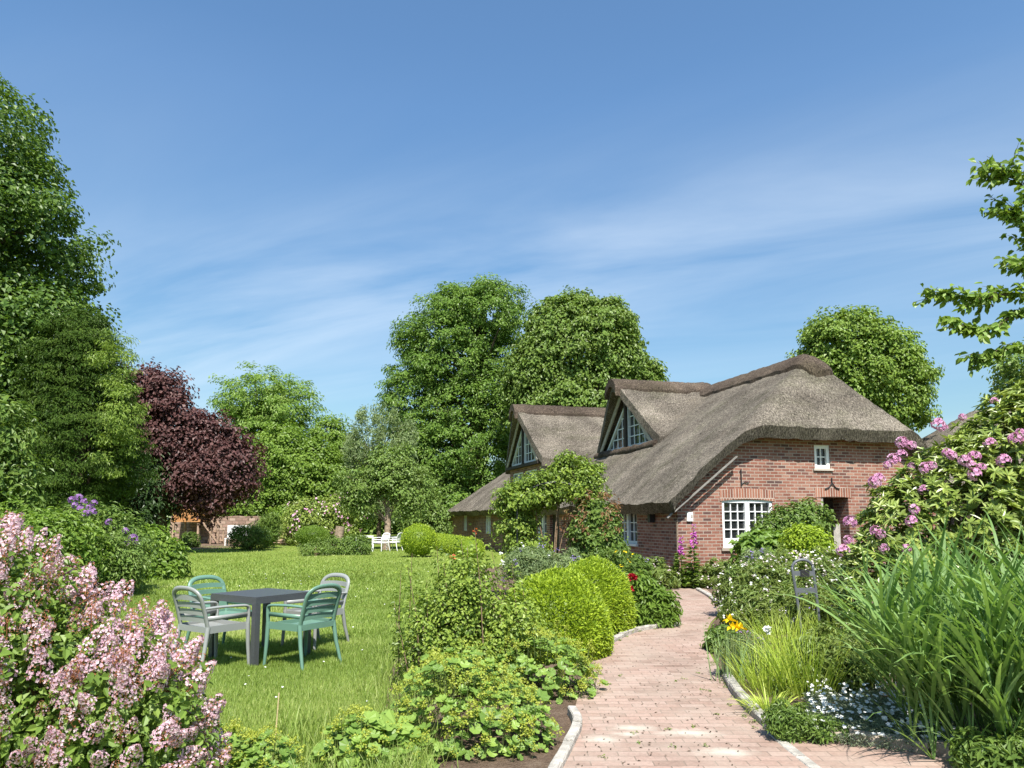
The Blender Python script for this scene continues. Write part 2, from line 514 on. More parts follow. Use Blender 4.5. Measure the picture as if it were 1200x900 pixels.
# ------------------------------------------------------------------ mesh building
class MB:
    def __init__(s):
        s.v, s.f, s.m, s.r, s.n = [], [], [], [], 0

    def add(s, v, f, m=0, r=None):
        v = np.asarray(v, float).reshape(-1, 3)
        f = np.asarray(f, int)
        s.v.append(v)
        s.f.append(f + s.n)
        s.m.append(np.full(len(f), m))
        s.r.append(np.full(len(v), .5) if r is None else np.asarray(r, float))
        s.n += len(v)

    def box(s, x0, x1, y0, y1, z0, z1, m=0):
        v = [(x, y, z) for z in (z0, z1) for y in (y0, y1) for x in (x0, x1)]
        s.add(v, [(0, 2, 3, 1), (4, 5, 7, 6), (0, 1, 5, 4), (2, 6, 7, 3), (0, 4, 6, 2), (1, 3, 7, 5)], m)

    def beam(s, a, b, w, h, up=(0, 0, 1), m=0):
        a, b, up = np.array(a, float), np.array(b, float), np.array(up, float)
        d = (b - a) / np.linalg.norm(b - a)
        x = np.cross(d, up)
        x /= np.linalg.norm(x)
        y = np.cross(x, d)
        v = [p + x * sx * w / 2 + y * sy * h / 2 for p in (a, b) for sx, sy in ((-1, -1), (1, -1), (1, 1), (-1, 1))]
        s.add(v, [(0, 1, 2, 3), (7, 6, 5, 4), (0, 4, 5, 1), (1, 5, 6, 2), (2, 6, 7, 3), (3, 7, 4, 0)], m)

    def tube(s, pts, rad, sides=8, m=0, ell=None, cap=True):
        """swept tube; ell=(wide,thin) factors with the wide axis kept horizontal where possible"""
        P = np.array(pts, float)
        k = len(P)
        R = np.full(k, rad, float) if np.isscalar(rad) else np.array(rad, float)
        T = np.gradient(P, axis=0)
        T /= np.linalg.norm(T, axis=1)[:, None] + 1e-9
        ref = np.array((0.0, 0.0, 1.0)) if abs(T[0][2]) < .9 else np.array((0.0, 1.0, 0.0))
        x = np.cross(T[0], ref)
        vs = []
        an = np.arange(sides) / sides * 2 * pi
        for i in range(k):
            x = x - T[i] * np.dot(x, T[i])
            x /= np.linalg.norm(x) + 1e-9
            y = np.cross(T[i], x)
            ex, ey = ell or (1, 1)
            vs.append(P[i] + R[i] * (np.cos(an)[:, None] * x * ex + np.sin(an)[:, None] * y * ey))
        v = np.concatenate(vs)
        f = [(i * sides + j, i * sides + (j + 1) % sides, (i + 1) * sides + (j + 1) % sides, (i + 1) * sides + j) for i in range(k - 1) for j in range(sides)]
        base = s.n
        s.add(v, f, m)
        if cap:
            for ring, c in ((0, P[0]), (k - 1, P[-1])):
                vv = np.vstack([v[ring * sides:(ring + 1) * sides], c])
                ff = [(j, (j + 1) % sides, sides) if ring else ((j + 1) % sides, j, sides) for j in range(sides)]
                s.add(vv, ff, m)

    def solid(s, top, bot, m=0):
        """closed slab between two (nu,nv,3) grids"""
        nu, nv = top.shape[:2]
        idx = np.arange(nu * nv).reshape(nu, nv)
        q = np.stack([idx[:-1, :-1], idx[1:, :-1], idx[1:, 1:], idx[:-1, 1:]], -1).reshape(-1, 4)
        v = np.concatenate([top.reshape(-1, 3), bot.reshape(-1, 3)])
        o = nu * nv
        ring = np.concatenate([idx[:, 0], idx[-1, 1:], idx[-2::-1, -1], idx[0, -2:0:-1]])
        r2 = np.roll(ring, -1)
        side = np.stack([ring, ring + o, r2 + o, r2], -1)
        s.add(v, np.concatenate([q, q[:, ::-1] + o]), m)
        s.add(v, side, m)

    def build(s, name, mats, root=None, smooth=False, uv=False, local=False):
        me = bpy.data.meshes.new(name)
        v = np.concatenate(s.v) if s.v else np.zeros((0, 3))
        if root is not None and not local:
            v = v - np.array(root.location)
        nl = sum(f.size for f in s.f)
        npol = sum(len(f) for f in s.f)
        me.vertices.add(len(v))
        me.vertices.foreach_set("co", v.astype(np.float32).ravel())
        me.loops.add(nl)
        me.loops.foreach_set("vertex_index", np.concatenate([f.ravel() for f in s.f]).astype(np.int32))
        me.polygons.add(npol)
        sizes = np.concatenate([np.full(len(f), f.shape[1]) for f in s.f])
        st = np.concatenate([[0], np.cumsum(sizes)[:-1]])
        me.polygons.foreach_set("loop_start", st.astype(np.int32))
        me.polygons.foreach_set("material_index", np.concatenate(s.m).astype(np.int32))
        me.polygons.foreach_set("use_smooth", np.full(npol, bool(smooth)))
        a = me.attributes.new("rnd", "FLOAT", "POINT")
        a.data.foreach_set("value", np.concatenate(s.r).astype(np.float32))
        me.update(calc_edges=True)
        if uv:
            box_uv(me)
        for mm in (mats if isinstance(mats, (list, tuple)) else [mats]):
            me.materials.append(M[mm])
        ob = bpy.data.objects.new(name, me)
        COL.objects.link(ob)
        if root is not None:
            ob.parent = root
        return ob


def box_uv(me):
    lay = me.uv_layers.new(name="UVMap")
    uv = np.zeros(len(me.loops) * 2, np.float32).reshape(-1, 2)
    for p in me.polygons:
        n = p.normal
        for li in p.loop_indices:
            c = me.vertices[me.loops[li].vertex_index].co
            if abs(n.z) > .7:
                uv[li] = (c.x, c.y)
            elif abs(n.x) > abs(n.y):
                uv[li] = (c.y, c.z)
            else:
                uv[li] = (c.x, c.z)
    lay.data.foreach_set("uv", uv.ravel())


def tag(o, label=None, cat=None, group=None, kind=None):
    if label: o["label"] = label
    if cat: o["category"] = cat
    if group: o["group"] = group
    if kind: o["kind"] = kind
    return o


def thing(name, label, cat, loc, rz=0.0, group=None):
    o = bpy.data.objects.new(name, None)
    o.empty_display_size = .2
    o.location = tuple(float(c) for c in loc)
    o.rotation_euler = (0, 0, rz)
    COL.objects.link(o)
    return tag(o, label, cat, group)


# ------------------------------------------------------------------ leaves
def unit(a):
    return a / (np.linalg.norm(a, axis=-1, keepdims=True) + 1e-9)


def leaves(mb, P, D, Nn, L, W, m=0, r=None, shape="d", curl=.15, fold=.25):
    n = len(P)
    D = unit(D)
    S = unit(np.cross(D, Nn))
    Nn = np.cross(S, D)
    L = np.broadcast_to(np.asarray(L, float), (n,))[:, None]
    W = np.broadcast_to(np.asarray(W, float), (n,))[:, None]
    b = P
    t = P + D * L - Nn * L * curl
    i = np.arange(n)
    if shape == "d":
        rr = P + D * L * .45 + S * W / 2 + Nn * W * fold
        ll = P + D * L * .45 - S * W / 2 + Nn * W * fold
        v = np.stack([b, rr, t, ll], 1).reshape(-1, 3)
        f = np.concatenate([np.stack([i * 4, i * 4 + 1, i * 4 + 2], 1), np.stack([i * 4, i * 4 + 2, i * 4 + 3], 1)])
        k = 4
    else:
        r1 = P + D * L * .25 + S * W * .42 + Nn * W * fold
        r2 = P + D * L * .62 + S * W * .46 + Nn * (W * fold - L * curl * .35)
        l1 = P + D * L * .25 - S * W * .42 + Nn * W * fold
        l2 = P + D * L * .62 - S * W * .46 + Nn * (W * fold - L * curl * .35)
        v = np.stack([b, r1, r2, t, l2, l1], 1).reshape(-1, 3)
        f = np.concatenate([np.stack([i * 6, i * 6 + 1, i * 6 + 2, i * 6 + 3], 1), np.stack([i * 6, i * 6 + 3, i * 6 + 4, i * 6 + 5], 1)])
        k = 6
    if r is None:
        r = np.full(n, .5)
    mb.add(v, f, m, np.repeat(r, k))


def rnd_dirs(g, n):
    return unit(g.normal(size=(n, 3)))


def sprays(mb, g, C, O, rc, n_per, L, W, m=0, up=.6, outw=.6, jit=.55, droop=.2, flat=.7, shape="d", tone=(0., 1.), curl=.15):
    """leaf sprays: n_per leaves round each centre C, crown-outward direction O"""
    k = len(C)
    rc = np.broadcast_to(np.asarray(rc, float), (k,))
    cl = g.uniform(size=k)
    idx = np.repeat(np.arange(k), n_per)
    n = len(idx)
    off = rnd_dirs(g, n) * (g.uniform(size=n) ** .5)[:, None]
    off[:, 2] *= flat
    P = C[idx] + off * rc[idx][:, None]
    z = np.array((0, 0, 1.0))
    Nn = unit(off * outw + O[idx] * outw + z * up + rnd_dirs(g, n) * jit)
    D = rnd_dirs(g, n) * .8 + off * .6 + O[idx] * .4 - z * droop
    D = D - Nn * np.sum(D * Nn, 1)[:, None]
    sc = g.uniform(.65, 1.3, n)
    r = np.clip(cl[idx] * .45 + g.uniform(size=n) * .55, 0, 1)
    r = tone[0] + r * (tone[1] - tone[0])
    leaves(mb, P, D, Nn, L * sc, W * sc, m, r, shape, curl)


def lobes_px(boxes, Y, depth=.9):
    """ellipsoids from boxes in the photo at a distance: (px0,py0,px1,py1[,dY])"""
    out_ = []
    for b in boxes:
        y = Y + (b[4] if len(b) > 4 else 0)
        a, c = at(b[0], b[1], y), at(b[2], b[3], y)
        rx, rz = abs(c[0] - a[0]) / 2, abs(a[2] - c[2]) / 2
        out_.append(((a[0] + c[0]) / 2, y, (a[2] + c[2]) / 2, rx, max(rx, rz * .6) * depth, rz))
    return np.array(out_)


def crown_points(g, lobes, n, rmin=.5, zmin=None, lump=.16):
    A = lobes
    wgt = (A[:, 3] * A[:, 5] + A[:, 3] * A[:, 4] + A[:, 4] * A[:, 5])
    wgt = wgt / wgt.sum()
    Cs, Os = [], []
    seed = g.uniform(-50, 50)
    got = 0
    while got < n:
        k = int((n - got) * 1.6) + 16
        li = g.choice(len(A), k, p=wgt)
        d = rnd_dirs(g, k)
        r = rmin + (1 - rmin) * g.uniform(size=k) ** .6
        for j in range(k):
            r[j] *= 1 + lump * mnoise.noise(Vector(d[j] * 2.6) + Vector((seed, li[j] * 7.3, 0)))
        P = A[li, :3] + d * r[:, None] * A[li, 3:6]
        keep = np.ones(k, bool)
        for q in range(len(A)):
            inside = np.linalg.norm((P - A[q, :3]) / A[q, 3:6], axis=1) < rmin * .95
            keep &= ~(inside & (li != q))
        if zmin is not None:
            keep &= P[:, 2] > zmin
        Cs.append(P[keep])
        Os.append(unit(d / A[li, 3:6])[keep])
        got += keep.sum()
    return np.concatenate(Cs)[:n], np.concatenate(Os)[:n]


def limbs(mb, g, base, top, C, r0, n=12, m=0, thin=.25):
    """tapered trunk from base to top, limbs curving up to some of the spray centres"""
    base, top = np.array(base, float), np.array(top, float)
    h = np.linalg.norm(top - base)
    pts = [base + (top - base) * t + np.array((g.normal(), g.normal(), 0)) * h * .012 * (0 < t < 1) for t in np.linspace(0, 1, 7)]
    mb.tube(pts, [r0 * 1.25, r0, r0 * .92, r0 * .85, r0 * .75, r0 * .6, r0 * .35], 9, m)
    if len(C) == 0:
        return
    for c in C[g.choice(len(C), min(n, len(C)), replace=False)]:
        t = g.uniform(.35, 1.)
        a = base + (top - base) * t
        if a[2] > c[2] - .1 * h:
            a = base + (top - base) * max(.25, t - .35)
        ln = np.linalg.norm(c - a)
        mid = a + (c - a) * .5 + np.array((0, 0, ln * .10)) + g.normal(size=3) * ln * .05
        pp = [a, a + (mid - a) * .5 + np.array((0, 0, ln * .02)), mid, c]
        rr = r0 * thin * g.uniform(.8, 1.3)
        mb.tube(pp, [rr * 1.5, rr * 1.1, rr * .7, rr * .2], 6, m, cap=False)


SEED = [11]


def gen():
    SEED[0] += 17
    return np.random.default_rng(SEED[0])


def tree(name, label, boxes, Y, n, per, rc, L, W, leaf, trunk_px, r0, bark="bark", depth=.9, group=None, nl=14, shape="d",
         up=.6, droop=.2, flat=.7, rmin=.5, lump=.18, top_py=None, cat="tree", jit=.55, extra=None, tone=(0, 1)):
    g = gen()
    lob = lobes_px(boxes, Y, depth)
    C, O = crown_points(g, lob, n, rmin, zmin=.2, lump=lump)
    bx = at(trunk_px, 607, Y)[0]
    root = thing(name, label, cat, (bx, Y, 0), group=group)
    mb = MB()
    sprays(mb, g, C, O, g.uniform(.6, 1.3, n) * rc, per, L, W, 0, up=up, droop=droop, flat=flat, shape=shape, jit=jit, tone=tone)
    mats = [leaf]
    if extra:                       # (material, n, per, L, W, droop): some sprays of another look on the outside
        em, en, ep, eL, eW, ed = extra[:6]
        C2, O2 = crown_points(g, lobes_px(extra[6], Y - 1.2, depth) if len(extra) > 6 else lob, en, .8, zmin=.2, lump=lump)
        sprays(mb, g, C2, O2, rc, ep, eL, eW, 1, up=up, droop=ed, flat=flat, shape=shape, jit=jit)
        mats.append(em)
    mb.build("crown", mats, root)
    tb = MB()
    zt = lob[:, 2].max() + lob[:, 5].max() * .3
    ctr = lob[np.argmax(lob[:, 2])]
    limbs(tb, g, (bx, Y, -.1), (bx * .5 + ctr[0] * .5, Y, zt * .85), C, r0, nl)
    tb.build("trunk", bark, root, smooth=True)
    return root


def shrub(name, label, boxes, Y, n, per, rc, L, W, leaf, depth=1.0, shape="d", up=.5, droop=.15, flat=.8, rmin=.45, lump=.22,
          flowers=None, group=None, cat="shrub", stems=7, r0=.02, jit=.6, lobes=None, core=False, tone=(0, 1), curl=.15, bark="twig"):
    g = gen()
    lob = lobes_px(boxes, Y, depth) if lobes is None else np.array(lobes, float)
    C, O = crown_points(g, lob, n, rmin, zmin=.03, lump=lump)
    b = (float(lob[:, 0].mean()), float(lob[:, 1].mean()), 0)
    root = thing(name, label, cat, b, group=group)
    mb = MB()
    sprays(mb, g, C, O, g.uniform(.7, 1.3, n) * rc, per, L, W, 0, up=up, droop=droop, flat=flat, shape=shape, jit=jit, tone=tone, curl=curl)
    mb.build("foliage", leaf, root)
    if stems:
        tb = MB()
        for c in C[g.choice(n, min(stems, n), replace=False)]:
            a = np.array(b) + np.array((g.normal() * .08, g.normal() * .08, -.03))
            mid = a * .5 + c * .5 + np.array((0, 0, .12 * np.linalg.norm(c - a)))
            tb.tube([a, mid, c], [r0 * 1.4, r0, r0 * .4], 6)
        tb.build("stem", bark, root, smooth=True)
    return root, C, O, lob, g


def floret(mb, g, P, Nn, size, petals, m=0, tone=(0, 1), cup=.3, wid=.75):
    """open flowers: petals round each point P facing Nn"""
    n = len(P)
    T = unit(np.cross(Nn, rnd_dirs(g, n)))
    B = np.cross(Nn, T)
    base = g.uniform(size=n)
    size = np.broadcast_to(np.asarray(size, float), (n,))
    for k in range(petals):
        a = 2 * pi * k / petals
        D = T * cos(a) + B * sin(a) + Nn * cup
        r = tone[0] + np.clip(base * .6 + g.uniform(size=n) * .4, 0, 1) * (tone[1] - tone[0])
        leaves(mb, P, D, Nn, size * .5, size * .5 * wid, m, r, "d", 0, .12)


def strips(mb, g, P, D, L, W, grav, segs=5, m=0, r=None, tipw=.08):
    """grass-like blades that leave P along D and bend over under their weight"""
    n = len(P)
    L = np.broadcast_to(np.asarray(L, float), (n,))
    W = np.broadcast_to(np.asarray(W, float), (n,))
    grav = np.broadcast_to(np.asarray(grav, float), (n,))
    d = unit(np.array(D, float))
    side = unit(np.cross(d, np.array((0, 0, 1.0))) + rnd_dirs(g, n) * .35)
    p = np.array(P, float)
    vs = []
    for k in range(segs + 1):
        t = k / segs
        wd = W * (.55 + 1.8 * t * (1 - t)) * (1 - t ** 3) if t < 1 else W * tipw
        s2 = unit(side - d * np.sum(side * d, 1)[:, None])
        vs.append(p - s2 * wd[:, None] / 2)
        vs.append(p + s2 * wd[:, None] / 2)
        p = p + d * (L / segs)[:, None]
        d = d.copy()
        d[:, 2] -= grav / segs * (.3 + 1.4 * t)
        d = unit(d)
    v = np.stack(vs, 1).reshape(-1, 3)
    K = 2 * (segs + 1)
    i = np.arange(n)[:, None] * K
    f = np.concatenate([np.concatenate([i + 2 * k, i + 2 * k + 1, i + 2 * k + 3, i + 2 * k + 2], 1) for k in range(segs)])
    if r is None:
        r = g.uniform(size=n)
    mb.add(v, f, m, np.repeat(r, K))


# ------------------------------------------------------------------ ground, beds, path
def sheet(name, pts, z, mname, kind="structure", step=None):
    import bmesh
    bm = bmesh.new()
    vs = [bm.verts.new((p[0], p[1], z)) for p in pts]
    f = bm.faces.new(vs)
    bmesh.ops.triangulate(bm, faces=[f])
    bmesh.ops.recalc_face_normals(bm, faces=bm.faces)
    for f in bm.faces:
        if f.normal.z < 0:
            f.normal_flip()
    me = bpy.data.meshes.new(name)
    bm.to_mesh(me)
    bm.free()
    box_uv(me)
    me.materials.append(M[mname])
    o = bpy.data.objects.new(name, me)
    COL.objects.link(o)
    o["kind"] = kind
    return o


sheet("ground", [(600 * cos(a), 600 * sin(a)) for a in np.linspace(0, 2 * pi, 65)[:-1]], 0, "lawn")


def smooth_line(pts, k=6):
    P = np.array(pts, float)
    res = []
    for i in range(len(P) - 1):
        p0, p1, p2, p3 = P[max(i - 1, 0)], P[i], P[i + 1], P[min(i + 2, len(P) - 1)]
        for t in np.linspace(0, 1, k, endpoint=False):
            res.append(.5 * ((2 * p1) + (-p0 + p2) * t + (2 * p0 - 5 * p1 + 4 * p2 - p3) * t * t + (-p0 + 3 * p1 - 3 * p2 + p3) * t ** 3))
    res.append(P[-1])
    return np.array(res)


LEFT_EDGE = [G(*p)[:2] for p in [(600, 1100), (655, 905), (672, 872), (680, 852), (673, 838), (682, 803), (692, 780), (706, 764), (722, 752), (745, 742), (770, 737), (798, 733), (792, 716), (788, 700), (786, 687)]]
RIGHT_EDGE = [G(*p)[:2] for p in [(823, 687), (842, 704), (846, 716), (832, 732), (828, 755), (838, 778), (849, 796), (860, 815), (880, 838), (903, 859)]]
RIGHT_APRON = [G(*p)[:2] for p in [(960, 868), (1060, 880), (1140, 895), (1240, 915), (1300, 1100)]]
sheet("brick_path", list(smooth_line(LEFT_EDGE)) + list(smooth_line(RIGHT_EDGE)) + list(smooth_line(RIGHT_APRON)), .012, "paver")
# planting beds: soil on both sides
sheet("flower_bed_soil", [G(*p)[:2] for p in [(560, 1000), (480, 905), (450, 840), (452, 800), (470, 760), (500, 730), (530, 690), (560, 668), (640, 655), (720, 662), (790, 672), (800, 684), (787, 686), (789, 700), (793, 716), (800, 733), (746, 741), (722, 751), (708, 763), (692, 780), (680, 804), (672, 838), (681, 853), (671, 872), (654, 905), (600, 1050)]], .004, "soil")
c1 = [G(*p)[:2] for p in [(1300, 1080), (1240, 914), (1140, 894), (1060, 879), (960, 867), (900, 857), (880, 837), (850, 796), (829, 755), (833, 732), (847, 716), (824, 686), (800, 682)]]
sheet("right_bed_soil", c1 + [(4.6, 18.4), (12.5, 20.4), (14, 12), (9, 5)], .004, "soil")


def kerb(name, px, w, h, mname, z0=-.02, jitter=.0, shift=0.0):
    P = smooth_line([G(*p)[:2] for p in px], 5)
    g = gen()
    T = np.gradient(P, axis=0)
    T = T / np.linalg.norm(T, axis=1)[:, None]
    Nl = np.stack([-T[:, 1], T[:, 0]], 1)
    mb = MB()
    seg = np.concatenate([[0], np.cumsum(np.linalg.norm(np.diff(P, axis=0), axis=1))])
    nseg = max(1, int(round(seg[-1] / .5)))
    for i in range(nseg):                       # single kerb stones, each with a hair-line joint
        a, b = seg[-1] * i / nseg + .009, seg[-1] * (i + 1) / nseg - .009
        ss = np.linspace(a, b, 5)
        X = np.stack([np.interp(ss, seg, P[:, 0]), np.interp(ss, seg, P[:, 1])], 1)
        NN = np.stack([np.interp(ss, seg, Nl[:, 0]), np.interp(ss, seg, Nl[:, 1])], 1)
        hh = h + g.normal() * jitter
        prof = [(-.5, z0), (-.5, hh - .012), (-.38, hh), (.38, hh), (.5, hh - .012), (.5, z0)]
        ring = np.array([[(X[k][0] + NN[k][0] * (q * w + shift), X[k][1] + NN[k][1] * (q * w + shift), zz + (g.normal() * jitter * .5 if zz > 0 else 0)) for q, zz in prof] for k in range(5)])
        v = ring.reshape(-1, 3)
        f = [(k * 6 + j, k * 6 + j + 1, (k + 1) * 6 + j + 1, (k + 1) * 6 + j) for k in range(4) for j in range(5)]
        mb.add(v, f)
        mb.add(ring[0], [(0, 1, 2, 3), (0, 3, 4, 5)])
        mb.add(ring[-1], [(3, 2, 1, 0), (5, 4, 3, 0)])
    o = mb.build(name, mname)
    o["kind"] = "structure"
    return o


kerb("path_kerb", [(640, 935), (655, 905), (672, 872), (680, 852), (673, 838)], .075, .07, "concrete", shift=.02, jitter=.006)
kerb("path_kerb", [(706, 764), (722, 752), (745, 742), (770, 737), (798, 733)], .075, .07, "concrete", shift=.02, jitter=.006)
kerb("path_kerb", [(903, 859), (880, 838), (860, 815), (849, 796)], .09, .075, "concrete", shift=-.03, jitter=.006)
kerb("flush_edging_strip", [(985, 925), (955, 902), (925, 878), (904, 860)], .09, .018, "concrete")
kerb("rough_stone_edging", [(906, 859), (960, 867), (1010, 873), (1060, 879), (1135, 893), (1200, 905)], .11, .085, "roughstone", jitter=.008)
kerb("path_kerb", [(786, 685.5), (800, 685.5), (822, 686)], .12, .06, "concrete")
kerb("path_kerb", [(818, 692), (832, 700), (845, 712)], .1, .06, "concrete")

# ------------------------------------------------------------------ thatched farmhouse (local x: along the gable, y: back along the side wall)
HC, HR = (4.1, 18.5, 0), radians(15)
house = thing("thatched_house", "long red brick cottage with grey thatched roof and two glazed gable dormers", "house", HC, HR)


def smin(a, b, k):
    h = np.clip(.5 + .5 * (b - a) / k, 0, 1)
    return b * (1 - h) + a * h - k * h * (1 - h)


def smax(a, b, k):
    return -smin(-a, -b, k)


def froof(y, x):
    u = x + .45
    left = 2.03 + .88 * u - .022 * u * u
    right = 1.85 + 1.45 * (8.3 - x)
    front = 3.98 + 1.15 * (y + .45)
    back = 1.75 + .62 * (31.2 - y)
    return smin(smin(smin(left, right, .6), front, .32), back, .6)


def wob(x, y, sc, a):
    return a * mnoise.noise(Vector((x * sc, y * sc, 3.1)))


def roof_grid(ys, xs, thick):
    top = np.zeros((len(ys), len(xs), 3))
    for i, y in enumerate(ys):
        for j, x in enumerate(xs):
            z = float(froof(np.float64(y), np.float64(x)))
            ex = wob(x, y, 5, .03) + wob(x, y, 17, .018)
            yy = y + (wob(x, 3.3, 4, .05) if i == 0 else 0)
            xx = x + (wob(2.2, y, 4, .04) if j == 0 else 0)
            top[i, j] = (xx, yy, z + ex + wob(x, y, .8, .06))
    bot = top.copy()
    bot[:, :, 2] -= thick
    # the reed ends are cut square to the slope, so the underside starts further in
    bot[:, 0, 0] += .24
    bot[:, 0, 2] += .03
    bot[:, -1, 0] -= .2
    bot[0, :, 1] += .14
    for j in range(1, 4):
        bot[:, j, 0] = np.maximum(bot[:, j, 0], bot[:, 0, 0] + .01 * j)
    for i in range(1, 3):
        bot[i, :, 1] = np.maximum(bot[i, :, 1], bot[0, :, 1] + .01 * i)
    return top, bot


ys = np.concatenate([np.linspace(-.5, 4, 46), np.linspace(4.1, 31.3, 180)])
xs = np.linspace(-.5, 8.4, 84)
top, bot = roof_grid(ys, xs, .30)
rb = MB()
rb.solid(top, bot)
roof = rb.build("roof", "thatch", house, smooth=True, local=True)


def cap_strip(line, zf, half, lift, name, parent, endround=True):
    """ridge roll: line of (x,y) along the ridge, zf(x,y) the roof below it"""
    line = np.array(line)
    T = np.gradient(line, axis=0)
    T /= np.linalg.norm(T, axis=1)[:, None]
    Nl = np.stack([-T[:, 1], T[:, 0]], 1)
    qs = np.linspace(-1, 1, 17)
    topg = np.zeros((len(line), 17, 3))
    for i, p in enumerate(line):
        rr = half
        if endround:
            e = min(i, 9) / 9.0
            rr = half * (.45 + .55 * sqrt(max(0, 1 - (1 - e) ** 2)))
        for j, q in enumerate(qs):
            hw = rr * (1 + wob(p[0] * 1.0 + q, p[1], 2.1, .10) + wob(p[0] + q * 3, p[1], 6, .05))
            x, y = p + Nl[i] * q * hw
            z = zf(x, y) + lift * (1 - .55 * abs(q) ** 6) + wob(x, y, 9, .035) + wob(x, y, 22, .02)
            topg[i, j] = (x, y, z)
    botg = topg.copy()
    botg[:, :, 2] -= lift + .12
    mb = MB()
    mb.solid(topg, botg)
    return mb.build(name, "ridge", parent, smooth=True, local=True)


def zmain(x, y):
    return float(froof(np.float64(y), np.float64(x)))


cap_strip([(5.12 + .1 * (1 - min(1, (y - .85))) * (y < 1.85), y) for y in np.concatenate([np.linspace(.95, 2.2, 12), np.linspace(2.35, 23.5, 140)])], zmain, .62, .20, "ridge_cap", roof)


def dormer(sc, xf_tip, xf_base, hw, slope=.91, zr=6.42, zlow=None):
    """cross gable: ridge along local x at y = sc, hood leaning out at the tip"""
    def fd(y):
        ds = sqrt((y - sc) ** 2 + .22 ** 2) - .22
        return zr - slope * ds + .12 * max(0, abs(y - sc) - hw * .75)

    def xf(y):
        return xf_tip + (xf_base - xf_tip) * min(1, abs(y - sc) / hw)
    ny, nx = 61, 60
    tg = np.zeros((ny, nx, 3))
    for i, y in enumerate(np.linspace(sc - hw, sc + hw, ny)):
        for j, t in enumerate(np.linspace(0, 1, nx)):
            x = xf(y) + (5.6 - xf(y)) * t
            f, mm = fd(y), zmain(x, y)
            z = float(smax(np.float64(f), np.float64(mm), .7)) - .06
            if x < xf_base + .5:
                z = f if x < xf_base else f + (z - f) * (x - xf_base) / .5
            tg[i, j] = (x, y, z + wob(x, y, 5, .035) + wob(x, y, 17, .02))
    bg_ = tg.copy()
    bg_[:, :, 2] -= .34
    mb = MB()
    mb.solid(tg, bg_)
    dr = mb.build("dormer_roof", "thatch", house, smooth=True, local=True)
    cap_strip([(x, sc) for x in np.linspace(xf_tip - .08, 5.3, 48)], lambda x, y: float(smax(np.float64(fd(y)), np.float64(zmain(x, y)), .5)) - .03, .52, .17, "ridge_cap", dr, False)
    return fd


def tri_window(x, sc, side, zb, zt, hw, cols=4, rows=4):
    """half of a triangular gable window on the plane local x"""
    wi, gl = MB(), MB()
    c = sc + side * .09
    A, B, T = (c, zb), (sc + side * hw, zb), (c, zt)
    pt = lambda a, d=0: (x + d, a[0], a[1])
    for a, b in ((A, B), (B, T), (A, T)):
        wi.beam(pt(a), pt(b), .09, .09, up=(1, 0, 0))
    slope_ = (zt - zb) / (hw - .09)
    for k in range(1, cols):
        y = c + side * (hw - .09) * k / cols * .96
        z1 = zt - slope_ * abs(y - c)
        if z1 - zb > .15:
            wi.beam(pt((y, zb), .012), pt((y, z1), .012), .035, .03, up=(1, 0, 0))
    for k in range(1, rows):
        z = zb + (zt - zb) * k / rows * .92
        yb = c + side * (zt - z) / slope_
        wi.beam(pt((c, z), .015), pt((yb, z), .015), .035, .03, up=(1, 0, 0))
    o = wi.build("gable_window", "bluepaint", house, local=True)
    gl.add([pt(A, .05), pt(B, .05), pt(T, .05)], [(0, 1, 2)])
    gl.build("pane", "glass", o, local=True)


def gable_face(x, sc, zb, hw):
    zt = 5.92
    bk = MB()
    # dark backing wall of the gable, then a pale outer board and a dark inner post
    bk.add([(x + .14, sc - hw - .3, zb - .1), (x + .14, sc + hw + .3, zb - .1), (x + .14, sc, zt + .3),
            (x + .30, sc - hw - .3, zb - .1), (x + .30, sc + hw + .3, zb - .1), (x + .30, sc, zt + .3)], [(0, 2, 1), (3, 4, 5)])
    bk.add([(x + .14, sc - hw - .3, zb - .1), (x + .14, sc, zt + .3), (x + .3, sc, zt + .3), (x + .3, sc - hw - .3, zb - .1), (x + .14, sc + hw + .3, zb - .1), (x + .3, sc + hw + .3, zb - .1)], [(0, 3, 2, 1), (4, 1, 2, 5)])
    bk.build("gable_wall", "darkwood", house, local=True)
    ob = MB()
    for sd_ in (-1, 1):
        ob.beam((x - .12, sc + sd_ * (hw + .12), zb - .02), (x - .16, sc + sd_ * .05, zt + .12), .16, .05, up=(1, 0, 0))
    ob.build("barge_board", "greywood", house, local=True)
    mu = MB()
    mu.beam((x - .02, sc, zb - .05), (x - .02, sc, zt), .15, .14, up=(1, 0, 0))
    mu.build("mullion", "darkwood", house, local=True)
    for sd_ in (-1, 1):
        tri_window(x + .04, sc, sd_, zb + .06, zt - .25, hw - .28)


D1, D2 = 7.6, 14.3
dormer(D1, 1.50, 1.98, 2.75)
gable_face(2.05, D1, 4.05, 2.15)
# rolled thatch lip below the first dormer window
lip = MB()
lp = [(1.84 + .10 * abs(q) ** 3 + wob(q, 1, 3, .05), D1 + q * 2.6, 3.90 + .05 * abs(q) + wob(q, 5, 4, .05)) for q in np.linspace(-1, 1, 40)]
lip.tube(lp, [.16 + wob(i, 2, .4, .05) for i in range(40)], 10)
lip.build("thatch_roll", "ridge", house, smooth=True, local=True)
dormer(D2, -.35, .05, 2.95)
gable_face(.12, D2, 3.92, 2.3)


